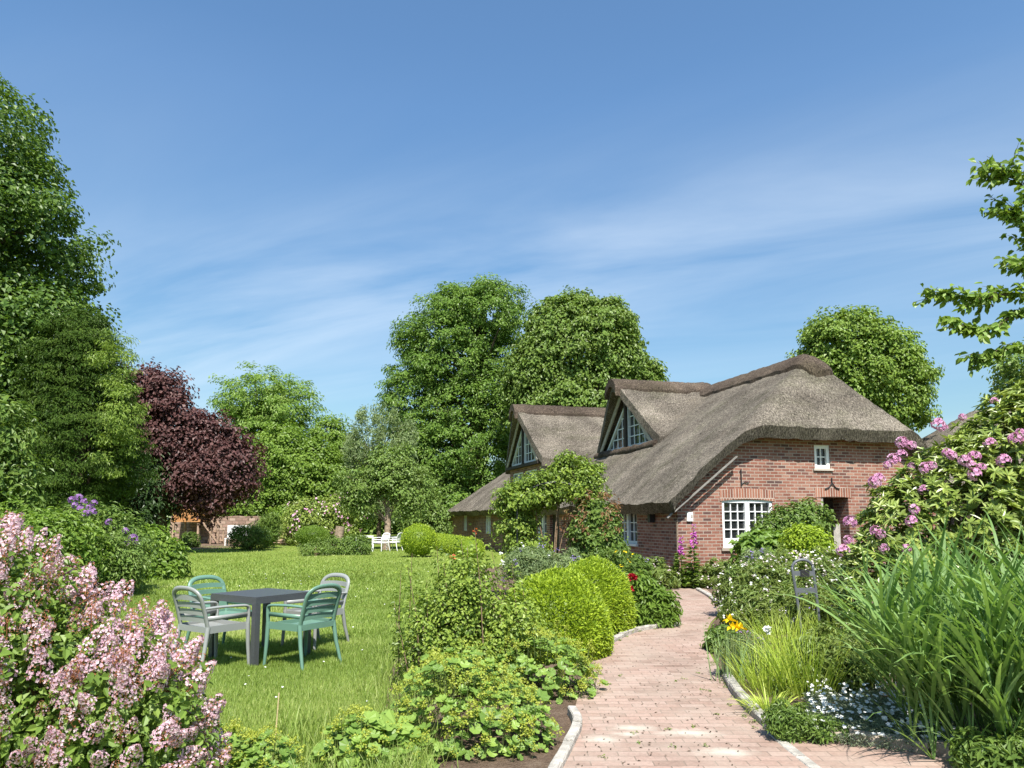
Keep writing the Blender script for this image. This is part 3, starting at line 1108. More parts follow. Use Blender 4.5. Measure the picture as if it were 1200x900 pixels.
def wall_panel(axis, pos, u0, u1, ztop, openings, depth, name="wall", mname="brick", out_=-1, nstrip=.25):
    """brick wall with openings; axis 'x' runs along local x at y = pos, axis 'y' along local y at x = pos"""
    mb = MB()
    P = (lambda u, z, d=0: (u, pos + d, z)) if axis == "x" else (lambda u, z, d=0: (pos + d, u, z))
    cuts = sorted(set([u0, u1] + [o[0] for o in openings] + [o[1] for o in openings] + list(np.arange(u0, u1, nstrip))))
    cuts = [c for c in cuts if u0 <= c <= u1]
    for a, b in zip(cuts[:-1], cuts[1:]):
        if b - a < 1e-4:
            continue
        mid = (a + b) / 2
        segs = [(0.0, None)]
        ops = sorted([o for o in openings if o[0] - 1e-6 <= mid <= o[1] + 1e-6], key=lambda o: o[2])
        z = -.1
        spans = []
        for o in ops:
            if o[2] > z:
                spans.append((z, o[2], z, o[2]))
            z = o[3]
        spans.append((z, ztop(a), z, ztop(b)))
        for (za, ta, zb, tb) in spans:
            q = [P(a, za), P(b, zb), P(b, tb), P(a, ta)]
            mb.add(q, [(0, 1, 2, 3) if axis == "x" else (0, 3, 2, 1)])
    for (a, b, z0, z1) in openings:
        d = -out_ * depth
        for q in ([P(a, z0), P(a, z1), P(a, z1, d), P(a, z0, d)], [P(b, z0), P(b, z0, d), P(b, z1, d), P(b, z1)],
                  [P(a, z1), P(b, z1), P(b, z1, d), P(a, z1, d)], [P(a, z0), P(a, z0, d), P(b, z0, d), P(b, z0)]):
            mb.add(q, [(0, 1, 2, 3)])
    return mb.build(name, mname, house, uv=True, local=True)


def casement(axis, pos, u0, u1, z0, z1, sashes, cols, rows, sill=None, mname="paint", fr=.075, arch=0.0, bottom=None, d=.07):
    """window with frame, glazing bars, glass and sill"""
    P = (lambda u, z, dd=0: (u, pos + dd, z)) if axis == "x" else (lambda u, z, dd=0: (pos + dd, u, z))
    up = (0, 1, 0) if axis == "x" else (1, 0, 0)
    mb = MB()
    bt = bottom or fr
    mb.beam(P(u0 + fr / 2, z0, d), P(u0 + fr / 2, z1, d), fr, .08, up)
    mb.beam(P(u1 - fr / 2, z0, d), P(u1 - fr / 2, z1, d), fr, .08, up)
    mb.beam(P(u0 + fr, z1 - fr / 2, d), P(u1 - fr, z1 - fr / 2, d), fr, .078, up)
    mb.beam(P(u0 + fr, z0 + bt / 2, d), P(u1 - fr, z0 + bt / 2, d), bt, .078, up)
    wsh = (u1 - u0 - 2 * fr) / sashes
    for s_ in range(sashes):
        a = u0 + fr + s_ * wsh
        b = a + wsh
        st = .05
        if s_:
            mb.beam(P(a, z0 + bt, d - .005), P(a, z1 - fr, d - .005), .13, .085, up)
        aa, bb = a + st * (s_ > 0), b - st * (s_ < sashes - 1)
        for k in range(1, cols):
            u = aa + (bb - aa) * k / cols
            mb.beam(P(u, z0 + bt, d + .01), P(u, z1 - fr, d + .01), .026, .04, up)
        for k in range(1, rows):
            z = z0 + bt + (z1 - z0 - bt - fr) * k / rows
            mb.beam(P(aa, z, d + .012), P(bb, z, d + .012), .026, .038, up)
    o = mb.build("window", mname, house, local=True)
    gl = MB()
    q = [P(u0, z0, d + .03), P(u1, z0, d + .03), P(u1, z1, d + .03), P(u0, z1, d + .03)]
    gl.add(q, [(0, 1, 2, 3) if axis == "x" else (0, 3, 2, 1)])
    gl.build("pane", "glass", o, local=True)
    if sill:
        sb = MB()
        sm, proud, th = sill
        sb.beam(P(u0 - .06, z0 - th / 2, -proud / 2 + .06), P(u1 + .06, z0 - th / 2, -proud / 2 + .06), th, proud + .12, up)
        sb.build("sill", sm, o, local=True)
    return o


gtop = lambda t: zmain(t, .06) - .22
gwin, swin, gdoor = (1.24, 2.70, .85, 2.06), (4.02, 4.50, 2.90, 3.52), (4.16, 5.0, -.1, 2.14)
wall_panel("x", 0, 0, 7.9, gtop, [gwin, swin, gdoor], .22)
stop = lambda s: zmain(.05, s) - .24
side_ops = [(2.40, 3.80, .88, 1.80), (9.2, 10.3, .02, 1.85), (10.7, 11.9, .6, 1.8), (20, 21.2, .8, 1.75), (26, 27.0, .85, 1.75)]
wall_panel("y", 0, 0, 30.7, stop, side_ops, .22, out_=-1)
wall_panel("x", 30.7, 0, 7.9, lambda t: 1.7, [], .2)
wall_panel("y", 7.9, 0, 30.7, lambda t: 1.9, [], .2)
# upper storey of the cross gable: brick cheeks and front with a row of white windows
wall_panel("y", .14, D2 - 2.4, D2 + 2.4, lambda s: 3.80, [(D2 - 1.9, D2 - .2, 2.75, 3.62), (D2 + .2, D2 + 1.9, 2.75, 3.62)], .15, "upper_wall")
casement("y", .14, D2 - 1.9, D2 - .2, 2.75, 3.62, 2, 2, 2, mname="bluepaint")
casement("y", .14, D2 + .2, D2 + 1.9, 2.75, 3.62, 2, 2, 2, mname="bluepaint")
bm_ = MB()
bm_.beam((.05, D2 - 2.5, 3.86), (.05, D2 + 2.5, 3.86), .12, .16, (1, 0, 0))
bm_.build("timber_beam", "darkwood", house, local=True)
for yy in (D2 - 2.4, D2 + 2.4):
    ck = MB()
    ck.box(.15, 2.6, yy - .03, yy + .03, 1.9, 3.75)
    ck.build("dormer_cheek", "greywood", house, local=True)
casement("x", 0, *gwin, 2, 3, 4, ("brick", .05, .07), bottom=.24)
casement("x", 0, *swin, 1, 2, 2, ("soldier", .05, .06), fr=.09)
casement("y", 0, 2.40, 3.80, .88, 1.80, 2, 2, 3, ("bluepaint", .08, .06), mname="bluepaint")
casement("y", 0, 10.7, 11.9, .6, 1.8, 2, 1, 3, ("bluepaint", .06, .05), mname="paint")
casement("y", 0, 20, 21.2, .8, 1.75, 2, 2, 3, mname="paint")
casement("y", 0, 26, 27.0, .85, 1.75, 2, 2, 3, mname="paint")
# entrance niche with a plank door, side door
dm = MB()
dm.box(4.16, 5.0, .60, .66, -.1, 2.2)
dd_ = dm.build("door", "darkwood", house, local=True)
h_ = MB()
h_.tube([(4.3, .58, 1.0), (4.3, .54, 1.0), (4.40, .54, 1.0)], .012, 6)
h_.build("handle", "zinc", dd_, local=True)
nb = MB()
nb.add([(4.16, .22, 0), (4.16, .6, 0), (4.16, .6, 2.14), (4.16, .22, 2.14)], [(0, 1, 2, 3)])
nb.add([(5.0, .22, 0), (5.0, .6, 0), (5.0, .6, 2.14), (5.0, .22, 2.14)], [(3, 2, 1, 0)])
nb.add([(4.16, .22, 2.14), (5.0, .22, 2.14), (5.0, .6, 2.14), (4.16, .6, 2.14)], [(0, 1, 2, 3)])
nb.build("niche_wall", "brick", house, uv=True, local=True)
jm = MB()
jm.box(4.162, 4.235, .02, .20, 0, 2.138)
jm.build("door_jamb", "greywood", house, local=True)
d2 = MB()
d2.box(.12, .17, 9.2, 10.3, 0, 1.85)
sdoor = d2.build("door", "darkwood", house, local=True)


def soldier_arch(u0, u1, z0, h, rise):
    mb = MB()
    us = np.linspace(u0, u1, 13)
    cz = lambda u: z0 + rise * (1 - ((u - (u0 + u1) / 2) / ((u1 - u0) / 2)) ** 2)
    topg = np.array([[(u, -.012, cz(u) + h), (u, -.012, cz(u))] for u in us])
    botg = topg + np.array((0, .06, 0))
    mb.solid(topg, botg)
    return mb.build("brick_arch", "soldier", house, uv=True, local=True)


soldier_arch(1.18, 2.76, 2.02, .27, .06)
soldier_arch(3.98, 5.10, 2.13, .26, .03)
an = MB()
an.tube([(1.80, -.03, 2.84), (1.80, -.03, 2.40)], .017, 6)
an.tube([(1.80, -.03, 2.46), (1.88, -.03, 2.52), (1.98, -.03, 2.50), (2.02, -.03, 2.52)], .014, 6)
an.build("wall_anchor", "iron", house, local=True)
an = MB()
an.tube([(4.50, -.03, 2.66), (4.50, -.03, 2.52), (4.40, -.03, 2.40), (4.28, -.03, 2.36)], .017, 6)
an.tube([(4.50, -.03, 2.52), (4.60, -.03, 2.40), (4.72, -.03, 2.36)], .017, 6)
an.build("wall_anchor", "iron", house, local=True)
pq = MB()
pq.box(.24, .40, -.05, -.002, 1.52, 1.74)
pqo = pq.build("wall_socket_box", "paint", house, local=True)
pq = MB()
pq.box(.34, .385, -.058, -.051, 1.60, 1.68)
pq.build("cover", "greywood", pqo, local=True)
vb = MB()
vb.beam((-.42, -.26, 1.60), (1.55, -.26, 3.14), .03, .07, (0, 1, 0))
vb.build("barge_board", "slate_wood", house, local=True)
dp = MB()
dp.tube([(-.04, -.04, 1.55), (-.04, -.04, 0)], .022, 8)
dp.build("downpipe", "palebark", house, local=True)
wl = MB()
wl.box(-.16, -.02, 1.24, 1.38, 1.48, 1.74)
wl.box(-.19, -.01, 1.22, 1.40, 1.745, 1.77)
wl.build("wall_lantern", "iron", house, local=True)

# neighbouring thatched barn, seen as a sliver behind the rhododendron
barn = thing("thatched_barn", "second thatched building, only a sliver of its roof showing behind the pink rhododendron", "building", (21.0, 35.0, 0), radians(4))
bw_ = MB()
bw_.box(-4.4, 6, -3.6, 4, 0, 3.0)
bw_.build("wall", "brick", barn, uv=True, local=True)
xs_ = np.linspace(-5.2, 7, 70)
yb_ = np.linspace(-4.3, 4.6, 50)
tg = np.array([[(x, y, float(smin(np.float64(2.5 + .68 * (x + 5.2)), np.float64(smin(np.float64(2.5 + 1.0 * (y + 4.3)), np.float64(2.5 + 1.0 * (4.6 - y)), .4)), .5)) + wob(x, y, 5, .04)) for y in yb_] for x in xs_])
bt_ = tg.copy()
bt_[:, :, 2] -= .32
bw_ = MB()
bw_.solid(tg, bt_)
bw_.build("roof", "thatch", barn, smooth=True, local=True)

# ------------------------------------------------------------------ trees
tree("maple_tree", "tall dark green broadleaf tree rising out of the frame at the left edge", [(-300, 40, 34, 330), (-230, 165, 84, 400), (-190, 300, 104, 520), (-160, 420, 112, 610), (-60, 330, 112, 440)], 28, 2900, 46, .72, .19, .15, "maple", -60, .45, nl=22, lump=.26, rmin=.55)
tree("cypress_tree", "dark conifer with drooping yellow-green tips beside the copper tree", [(40, 372, 140, 520), (45, 440, 158, 610), (70, 360, 122, 440)], 26, 1150, 70, .42, .13, .036, "cypress", 95, .22, nl=8, up=.6, droop=.45, flat=.35, lump=.4, cat="conifer", extra=("cyptip", 90, 60, .13, .036, .5, [(122, 385, 150, 460), (132, 445, 158, 530), (118, 505, 150, 560)]))
tree("ash_sapling", "light green young tree in front of the dark trunk line at the far left", [(-50, 465, 30, 560), (-40, 530, 42, 620)], 20, 170, 46, .42, .17, .075, "mid", -6, .07, nl=6)
tree("copper_beech", "dark purple copper beech overhanging the wooden playhouse", [(136, 424, 196, 500), (160, 432, 218, 490), (146, 462, 245, 560), (205, 486, 272, 556), (240, 500, 302, 585), (185, 530, 288, 594), (120, 500, 200, 600), (218, 560, 262, 606)], 34.5, 1250, 42, .6, .17, .12, "copper", 188, .32, nl=20, lump=.42, rmin=.4, droop=.3, depth=.75)
tree("ash_tree", "airy light green tree standing against the sky left of centre", [(258, 432, 350, 500), (300, 440, 374, 530), (270, 470, 345, 560), (256, 455, 300, 520)], 58, 430, 56, .85, .26, .11, "robinia", 316, .3, nl=18, flat=.45, lump=.35, rmin=.35)
tree("lime_tree", "bright yellow-green bushy tree behind the pink flowering bank", [(285, 500, 372, 590), (320, 520, 408, 612), (280, 545, 350, 625)], 50, 800, 50, .62, .2, .13, "bright", 345, .3, nl=10, lump=.3, rmin=.6)
tree("hornbeam_tree", "mid green tree with a narrow pointed top left of the willow", [(362, 488, 408, 560), (372, 510, 432, 600), (360, 545, 440, 630)], 53, 640, 50, .62, .2, .13, "bright", 398, .28, nl=10, lump=.3, rmin=.6)
# slender willow: several upright plumes
tree("willow_tree", "slender grey-green willow with thin upright branches before the big ash", [(418, 482, 432, 560), (437, 470, 450, 560), (456, 476, 468, 560), (405, 496, 418, 570), (472, 492, 486, 575), (415, 545, 480, 612)], 46, 380, 34, .36, .26, .06, "silver", 446, .14, nl=26, up=.2, droop=-.6, flat=1.4, lump=.3)
tree("apple_tree", "old apple tree with a pale leaning trunk on the lawn by the white chair", [(398, 545, 452, 600), (435, 520, 495, 590), (458, 545, 512, 610), (420, 530, 475, 580), (404, 560, 440, 612)], 38, 440, 38, .42, .15, .085, "olive", 453, .18, bark="palebark", nl=16, lump=.35, rmin=.4)
tree("big_ash_tree", "tall wide green tree with sky gaps behind the far end of the house", [(452, 405, 545, 545), (468, 342, 585, 470), (515, 328, 618, 420), (460, 480, 575, 600), (545, 400, 635, 540), (490, 420, 620, 600), (480, 560, 600, 640), (462, 372, 500, 420), (505, 334, 552, 380), (450, 440, 480, 500), (556, 326, 590, 360)], 58, 2500, 56, .8, .24, .12, "ash", 560, .6, nl=46, flat=.55, lump=.42, rmin=.5)
tree("chestnut_tree", "dense rounded dark tree directly behind the thatched dormers", [(610, 350, 752, 490), (616, 352, 690, 420), (680, 350, 745, 420), (590, 390, 700, 500), (660, 370, 752, 480), (700, 415, 772, 480), (600, 430, 760, 540), (655, 340, 700, 380), (690, 352, 735, 400), (735, 420, 776, 455)], 52, 2300, 50, .62, .25, .17, "chestnut", 680, .55, nl=12, lump=.22, rmin=.62, droop=.5)
tree("linden_tree", "light green rounded tree rising behind the right end of the thatched roof", [(935, 362, 1050, 450), (950, 380, 1082, 480), (985, 410, 1096, 515), (930, 400, 1040, 540)], 36, 1500, 44, .42, .16, .12, "linden", 1005, .3, nl=12, lump=.25, rmin=.55, droop=.5)
tree("dark_thicket_tree", "dark leafy tree filling the gap between apple tree and house end", [(462, 540, 530, 610), (490, 560, 560, 630), (500, 590, 545, 640)], 57, 420, 40, .75, .25, .15, "mid", 505, .22, nl=8, lump=.3, rmin=.5)
tree("hawthorn_tree", "dull green rounded small tree beside the far house corner", [(478, 570, 516, 630), (496, 592, 522, 640)], 42, 240, 42, .5, .15, .09, "olive", 506, .1, nl=6, lump=.3)
tree("yew_tree", "very dark evergreen below the copper beech beside the playhouse", [(60, 480, 190, 650), (110, 530, 205, 650), (-60, 500, 100, 640)], 34, 560, 44, .75, .24, .08, "dark", 130, .3, nl=4, cat="conifer", droop=.5)


def band(name, boxes, Y, n, per, rc, L, W, leaf, kind):
    g = gen()
    C, O = crown_points(g, lobes_px(boxes, Y, .8), n, .6, zmin=0.1, lump=.3)
    mb = MB()
    sprays(mb, g, C, O, rc, per, L, W)
    o = mb.build(name, leaf)
    o["kind"] = kind
    return o


band("distant_woods", [(x - 60, 545 + 14 * sin(x * .7), x + 70, 660) for x in range(-300, 800, 70)], 76, 1500, 30, 1.6, .6, .4, "mid", "stuff")

# branch of a tree outside the right edge, reaching into the picture
g = gen()
beech = thing("overhanging_beech", "leafy beech branches reaching in against the sky at the right edge", "tree", (7.6, 8.2, 0))
tb, lb = MB(), MB()
tb.tube([(7.6, 8.2, -.1), (7.55, 8.2, 2), (7.5, 8.15, 4), (7.4, 8.1, 6.2)], [.2, .17, .13, .06], 10)
twigs = []


def bough(pts, r, ntw, spread, rngL):
    P = smooth_line(pts, 6)
    tb.tube(P, list(np.linspace(r, r * .15, len(P))), 6)
    for i in range(ntw):
        t = g.uniform(.25, 1)
        k = int(t * (len(P) - 1))
        a = P[k]
        d = unit(P[min(k + 1, len(P) - 1)] - P[max(k - 1, 0)]) + g.normal(size=3) * np.array((.55, .55, .3)) * spread - np.array((0, 0, .1))
        ln = g.uniform(*rngL)
        e = a + unit(d) * ln
        mid = (a + e) / 2 + np.array((0, 0, .03))
        tb.tube([a, mid, e], [.006, .004, .0015], 4, cap=False)
        twigs.append((a, mid, e))


Yb = 8.0
B_ = lambda px, py, dy=0: at(px, py, Yb + dy)
bough([(7.5, 8.15, 3.6), B_(1240, 372), B_(1190, 345), B_(1145, 352), B_(1112, 346)], .028, 30, .6, (.15, .42))
bough([(7.5, 8.15, 3.4), B_(1250, 378, .2), B_(1195, 368, .1), B_(1160, 386), B_(1122, 380)], .024, 24, .6, (.12, .36))
bough([(7.5, 8.1, 3.2), B_(1240, 410, .1), B_(1200, 405), B_(1172, 412), B_(1145, 420)], .02, 20, .5, (.12, .30))
bough([(7.45, 8.1, 4.6), B_(1260, 300, .1), B_(1225, 250), B_(1195, 215), B_(1180, 205)], .026, 40, .8, (.15, .45))
bough([(7.45, 8.1, 4.2), B_(1270, 330, -.2), B_(1225, 300), B_(1205, 270), B_(1188, 250)], .024, 34, .8, (.15, .42))
bough([(7.45, 8.1, 3.9), B_(1260, 360, -.3), B_(1228, 335), B_(1212, 320), B_(1200, 312)], .022, 30, .8, (.15, .4))
for a, mid, e in twigs:
    k = g.integers(11, 18)
    t = np.linspace(.1, 1, k)[:, None]
    P = (1 - t) ** 2 * a + 2 * t * (1 - t) * mid + t * t * e
    sd_ = unit(np.cross(e - a, (0, 0, 1))) * np.where(np.arange(k) % 2, 1, -1)[:, None]
    P = P + rnd_dirs(g, k) * .03
    D = unit(e - a) * .5 + sd_ * .6 + rnd_dirs(g, k) * .6 - np.array((0, 0, .4))
    leaves(lb, P, D, unit(np.array((0, -.55, .75)) + rnd_dirs(g, k) * .8), g.uniform(.065, .11, k), g.uniform(.045, .068, k), 0, g.uniform(size=k), "l")
lb.build("crown", "linden", beech)
tb.build("trunk", "bark", beech, smooth=True)
shrub("elder_bush", "dull olive bush behind the top of the rhododendron at the right edge", [(1168, 405, 1260, 480)], 11, 90, 36, .2, .08, .045, "olive", stems=0)

# ------------------------------------------------------------------ far garden
def boxhedge(name, label, boxes, Y, n, leaf, lobes=None, L=.05, coremat=None, cat="shrub", per=1, lump=.04, group=None, tone=(0, 1)):
    g = gen()
    lob = lobes_px(boxes, Y, 1.0) if lobes is None else np.array(lobes, float)
    b = (float(lob[:, 0].mean()), float(lob[:, 1].mean()), 0)
    root = thing(name, label, cat, b, group=group)
    C, O = crown_points(g, lob, n, .94, zmin=.02, lump=lump)
    mb = MB()
    Nn = unit(O + rnd_dirs(g, n) * .75 + np.array((0, 0, .35)))
    D = rnd_dirs(g, n) * .6 + O * .75 + np.array((0, 0, .3))
    leaves(mb, C - O * L * .3, D, Nn, L * g.uniform(.6, 1.2, n) * (1 + 1.1 * (g.uniform(size=n) > .96)), L * .6 * g.uniform(.7, 1.2, n), 0, tone[0] + g.uniform(size=n) * (tone[1] - tone[0]))
    # leafy inner body that the outer shoots stand on
    for q in lob:
        th, ph = np.meshgrid(np.linspace(0, 2 * pi, 33)[:-1], np.linspace(-.5 * pi, .5 * pi, 17), indexing="ij")
        v = np.stack([q[0] + .93 * q[3] * np.cos(ph) * np.cos(th), q[1] + .93 * q[4] * np.cos(ph) * np.sin(th), np.maximum(q[2] + .93 * q[5] * np.sin(ph), .0)], -1)
        idx = np.arange(32 * 17).reshape(32, 17)
        nx = np.roll(idx, -1, 0)
        f = np.stack([idx[:, :-1], nx[:, :-1], nx[:, 1:], idx[:, 1:]], -1).reshape(-1, 4)
        mb.add(v, f, 0, np.full(32 * 17, .1))
    mb.build("foliage", leaf, root)
    return root


shrub("pink_rhododendron", "far rhododendron with scattered pink blossom behind the low box mound", [(330, 585, 385, 640), (372, 578, 425, 635)], 44, 300, 34, .4, .17, .09, "rhodo", stems=0)
gp = gen()
rhp = [o for o in bpy.data.objects if o.name == "pink_rhododendron"][0]
mb = MB()
lob = lobes_px([(330, 585, 385, 640), (372, 578, 425, 635)], 43.8, 1)
C, O = crown_points(gp, lob, 50, .98, zmin=.3)
floret(mb, gp, np.repeat(C, 6, 0) + gp.normal(size=(300, 3)) * .12, unit(np.repeat(O, 6, 0) + rnd_dirs(gp, 300) * .5), .15, 5)
mb.build("blossom", "pink", rhp)
shrub("spirea_bush", "pale green bank of bushes on top of the stone wall", [(232, 585, 275, 618), (262, 590, 318, 615), (305, 592, 345, 622)], 51, 260, 34, .45, .2, .12, "bright", stems=0)
shrub("laurel_bush", "dark round bush in front of the stone wall beside the white board", [(270, 614, 310, 645), (292, 618, 318, 643)], 38, 170, 40, .25, .11, .055, "mid", stems=4)
shrub("yucca_clump", "tufty pale green plant at the end of the stone wall", [(306, 600, 326, 640)], 40, 60, 34, .25, .3, .05, "olive", up=.2, droop=-.6, stems=3)
shrub("fern_clump", "small dark plant at the foot of the playhouse post", [(214, 624, 232, 645)], 41, 50, 34, .18, .16, .05, "mid", stems=3)
shrub("golden_shrub", "yellow-green bush behind the log wall", [(318, 594, 350, 620)], 47, 90, 34, .35, .18, .1, "bright", stems=3)
boxhedge("box_mound", "low clipped bright green box mound right of the log wall", [(347, 616, 385, 640)], 42, 4500, "bright", L=.08)
shrub("barberry_bush", "low dark reddish-green bush in front of the white garden table", [(378, 628, 412, 658), (398, 626, 436, 660)], 33, 190, 38, .2, .085, .05, "mid", stems=4)
shrub("meadow_clump", "loose low plant with white flowers left of the barberry bush", [(352, 632, 388, 660)], 32, 60, 26, .2, .1, .04, "olive", stems=4)
boxhedge("box_ball", "clipped round box ball at the near end of the far low hedge", [(470, 614, 512, 652)], 31, 4200, "box", L=.065)
hl = []
for t in np.linspace(0, 1, 12):
    p = G(508 + 45 * t, 641 + 12 * t) if True else 0
    hl.append((p[0], p[1], .28, .55, .75, .52))
boxhedge("low_box_hedge", "low clipped golden-green hedge along the lawn towards the house end", None, 0, 9500, "box", lobes=hl, L=.055, cat="hedge")

# playhouse on posts with stairs
Yp = 46.0
ph = thing("wooden_playhouse", "orange-brown wooden playhouse raised on posts with a stair rail", "playhouse", (at(219, 607, Yp)[0], Yp, 0))
X0, X1 = at(203, 607, Yp)[0], at(234, 607, Yp)[0]
zb, zt = at(219, 609, Yp)[2], at(219, 580, Yp)[2]
pb = MB()
nb_ = 11
for i in range(nb_):
    a = X0 + (X1 - X0) * i / nb_
    pb.box(a + .008, a + (X1 - X0) / nb_ - .008, Yp - .03 + .01 * (i % 2), Yp + .03, zb, zt)
pb.box(X0, X1, Yp + .04, Yp + 1.7, zb, zt)
pb.build("cabin_wall", "hutwood", ph)
pb = MB()
pb.box(X0 - .08, X1 + .08, Yp - .1, Yp + 1.8, zb - .14, zb - .003)
pb.build("floor_platform", "hutwood", ph)
pb = MB()
pb.add([(X0 - .2, Yp - .2, zt), (X1 + .2, Yp - .2, zt), (X1 + .2, Yp + .85, zt + .7), (X0 - .2, Yp + .85, zt + .7), (X1 + .2, Yp + 1.9, zt), (X0 - .2, Yp + 1.9, zt)], [(0, 1, 2, 3), (3, 2, 4, 5)])
pb.build("roof", "darkwood", ph)
for xx, yy in ((X0 + .05, Yp), (X1 - .05, Yp), (X0 + .05, Yp + 1.6), (X1 - .05, Yp + 1.6)):
    pb = MB()
    pb.box(xx - .06, xx + .06, yy - .06, yy + .06, -.05, zb - .14)
    pb.build("post", "logwood", ph)
xa, xb2 = at(236, 607, Yp)[0], at(256, 607, Yp)[0]
for yy in (Yp + .1, Yp + .9):
    pb = MB()
    pb.beam((xa, yy, zb - .1), (xb2, yy, .05), .06, .16, (0, 1, 0))
    pb.build("stair_stringer", "logwood", ph)
    pb = MB()
    pb.beam((xa, yy - .04, zb + .75), (xb2, yy - .04, .85), .05, .09, (0, 1, 0))
    for t in (.55, 1.0):
        pb.beam((xa + (xb2 - xa) * t, yy, 0), (xa + (xb2 - xa) * t, yy, zb + .75 + (.85 - zb - .75) * t), .07, .07, (0, 1, 0))
    pb.build("handrail", "logwood", ph)
for k in range(5):
    pb = MB()
    t = (k + .5) / 5
    pb.box(xa + (xb2 - xa) * t - .12, xa + (xb2 - xa) * t + .12, Yp + .13, Yp + .87, (zb - .1) * (1 - t) + .0, (zb - .1) * (1 - t) + .04)
    pb.build("step", "logwood", ph)

def walling(name, label, cat, px0, px1, py, Y, mname, kind):
    a, b = at(px0, 607, Y)[0], at(px1, 607, Y)[0]
    h = at(px0, py, Y)[2]
    root = thing(name, label, cat, ((a + b) / 2, Y, 0))
    g = gen()
    mb = MB()
    if kind == "stone":
        n = 40
        us = np.linspace(a, b, n)
        hs = [h + .12 * mnoise.noise(Vector((u * 1.1, 2, 0))) for u in us]
        tp = np.array([[(u, Y + .06 * mnoise.noise(Vector((u * 2, 0, z))), z * hh) for z in np.linspace(0, 1, 6)] for u, hh in zip(us, hs)])
        bt2 = tp + np.array((0, .4, 0))
        mb.solid(tp, bt2)
        mb.build("masonry", mname, root, uv=True)
    else:
        k = 7
        for i in range(k):
            z = (i + .5) * h / k
            mb.tube([(a + g.uniform(0, .15), Y, z), ((a + b) / 2, Y, z + g.normal() * .01), (b - g.uniform(0, .15), Y, z)], h / k * .52, 10)
        mb.build("logs", mname, root, smooth=True)
        for xx in (a + (b - a) * .15, a + (b - a) * .62):
            pm = MB()
            pm.tube([(xx, Y - .17, 0), (xx, Y - .17, h + .1)], .06, 8)
            pm.build("post", mname, root)
    return root


walling("stone_wall", "low rough reddish field-stone wall beside the playhouse stairs", "wall", 200, 322, 605, 48, "stone", "stone")
walling("log_wall", "short wall of stacked round logs between bush and box mound", "wall", 312, 353, 614, 45, "logwood", "log")
wb = thing("white_bench", "plain white bench in front of the stone wall", "bench", (at(280, 607, 43)[0], 43, 0))
a_, b_ = at(267, 607, 43)[0], at(294, 607, 43)[0]
mb = MB(); mb.box(a_, b_, 43.02, 43.06, .48, at(0, 616, 43)[2] + .02); mb.build("backrest", "white_plastic", wb)
mb = MB(); mb.box(a_, b_, 42.6, 43.0, .40, .45); mb.build("seat", "white_plastic", wb)
for xx in (a_ + .05, b_ - .05):
    for yy in (42.64, 42.96):
        mb = MB(); mb.box(xx - .03, xx + .03, yy - .03, yy + .03, 0, .40); mb.build("leg", "white_plastic", wb)
st = thing("tree_stump", "pale weathered stump standing behind the barberry bush", "stump", (at(398, 607, 37)[0], 37, 0))
mb = MB()
sx = at(398, 607, 37)[0]
mb.tube([(sx, 37, -.05), (sx + .02, 37, .3), (sx - .02, 37, .7), (sx + .05, 37, 1.18)], [.30, .24, .23, .22], 12)
mb.build("trunk", "palebark", st, smooth=True)
soilp = sheet("bare_earth_patch", [G(*p)[:2] for p in [(204, 640), (215, 636.5), (262, 636.5), (290, 638), (280, 641), (240, 644), (205, 645)]], .006, "soil")

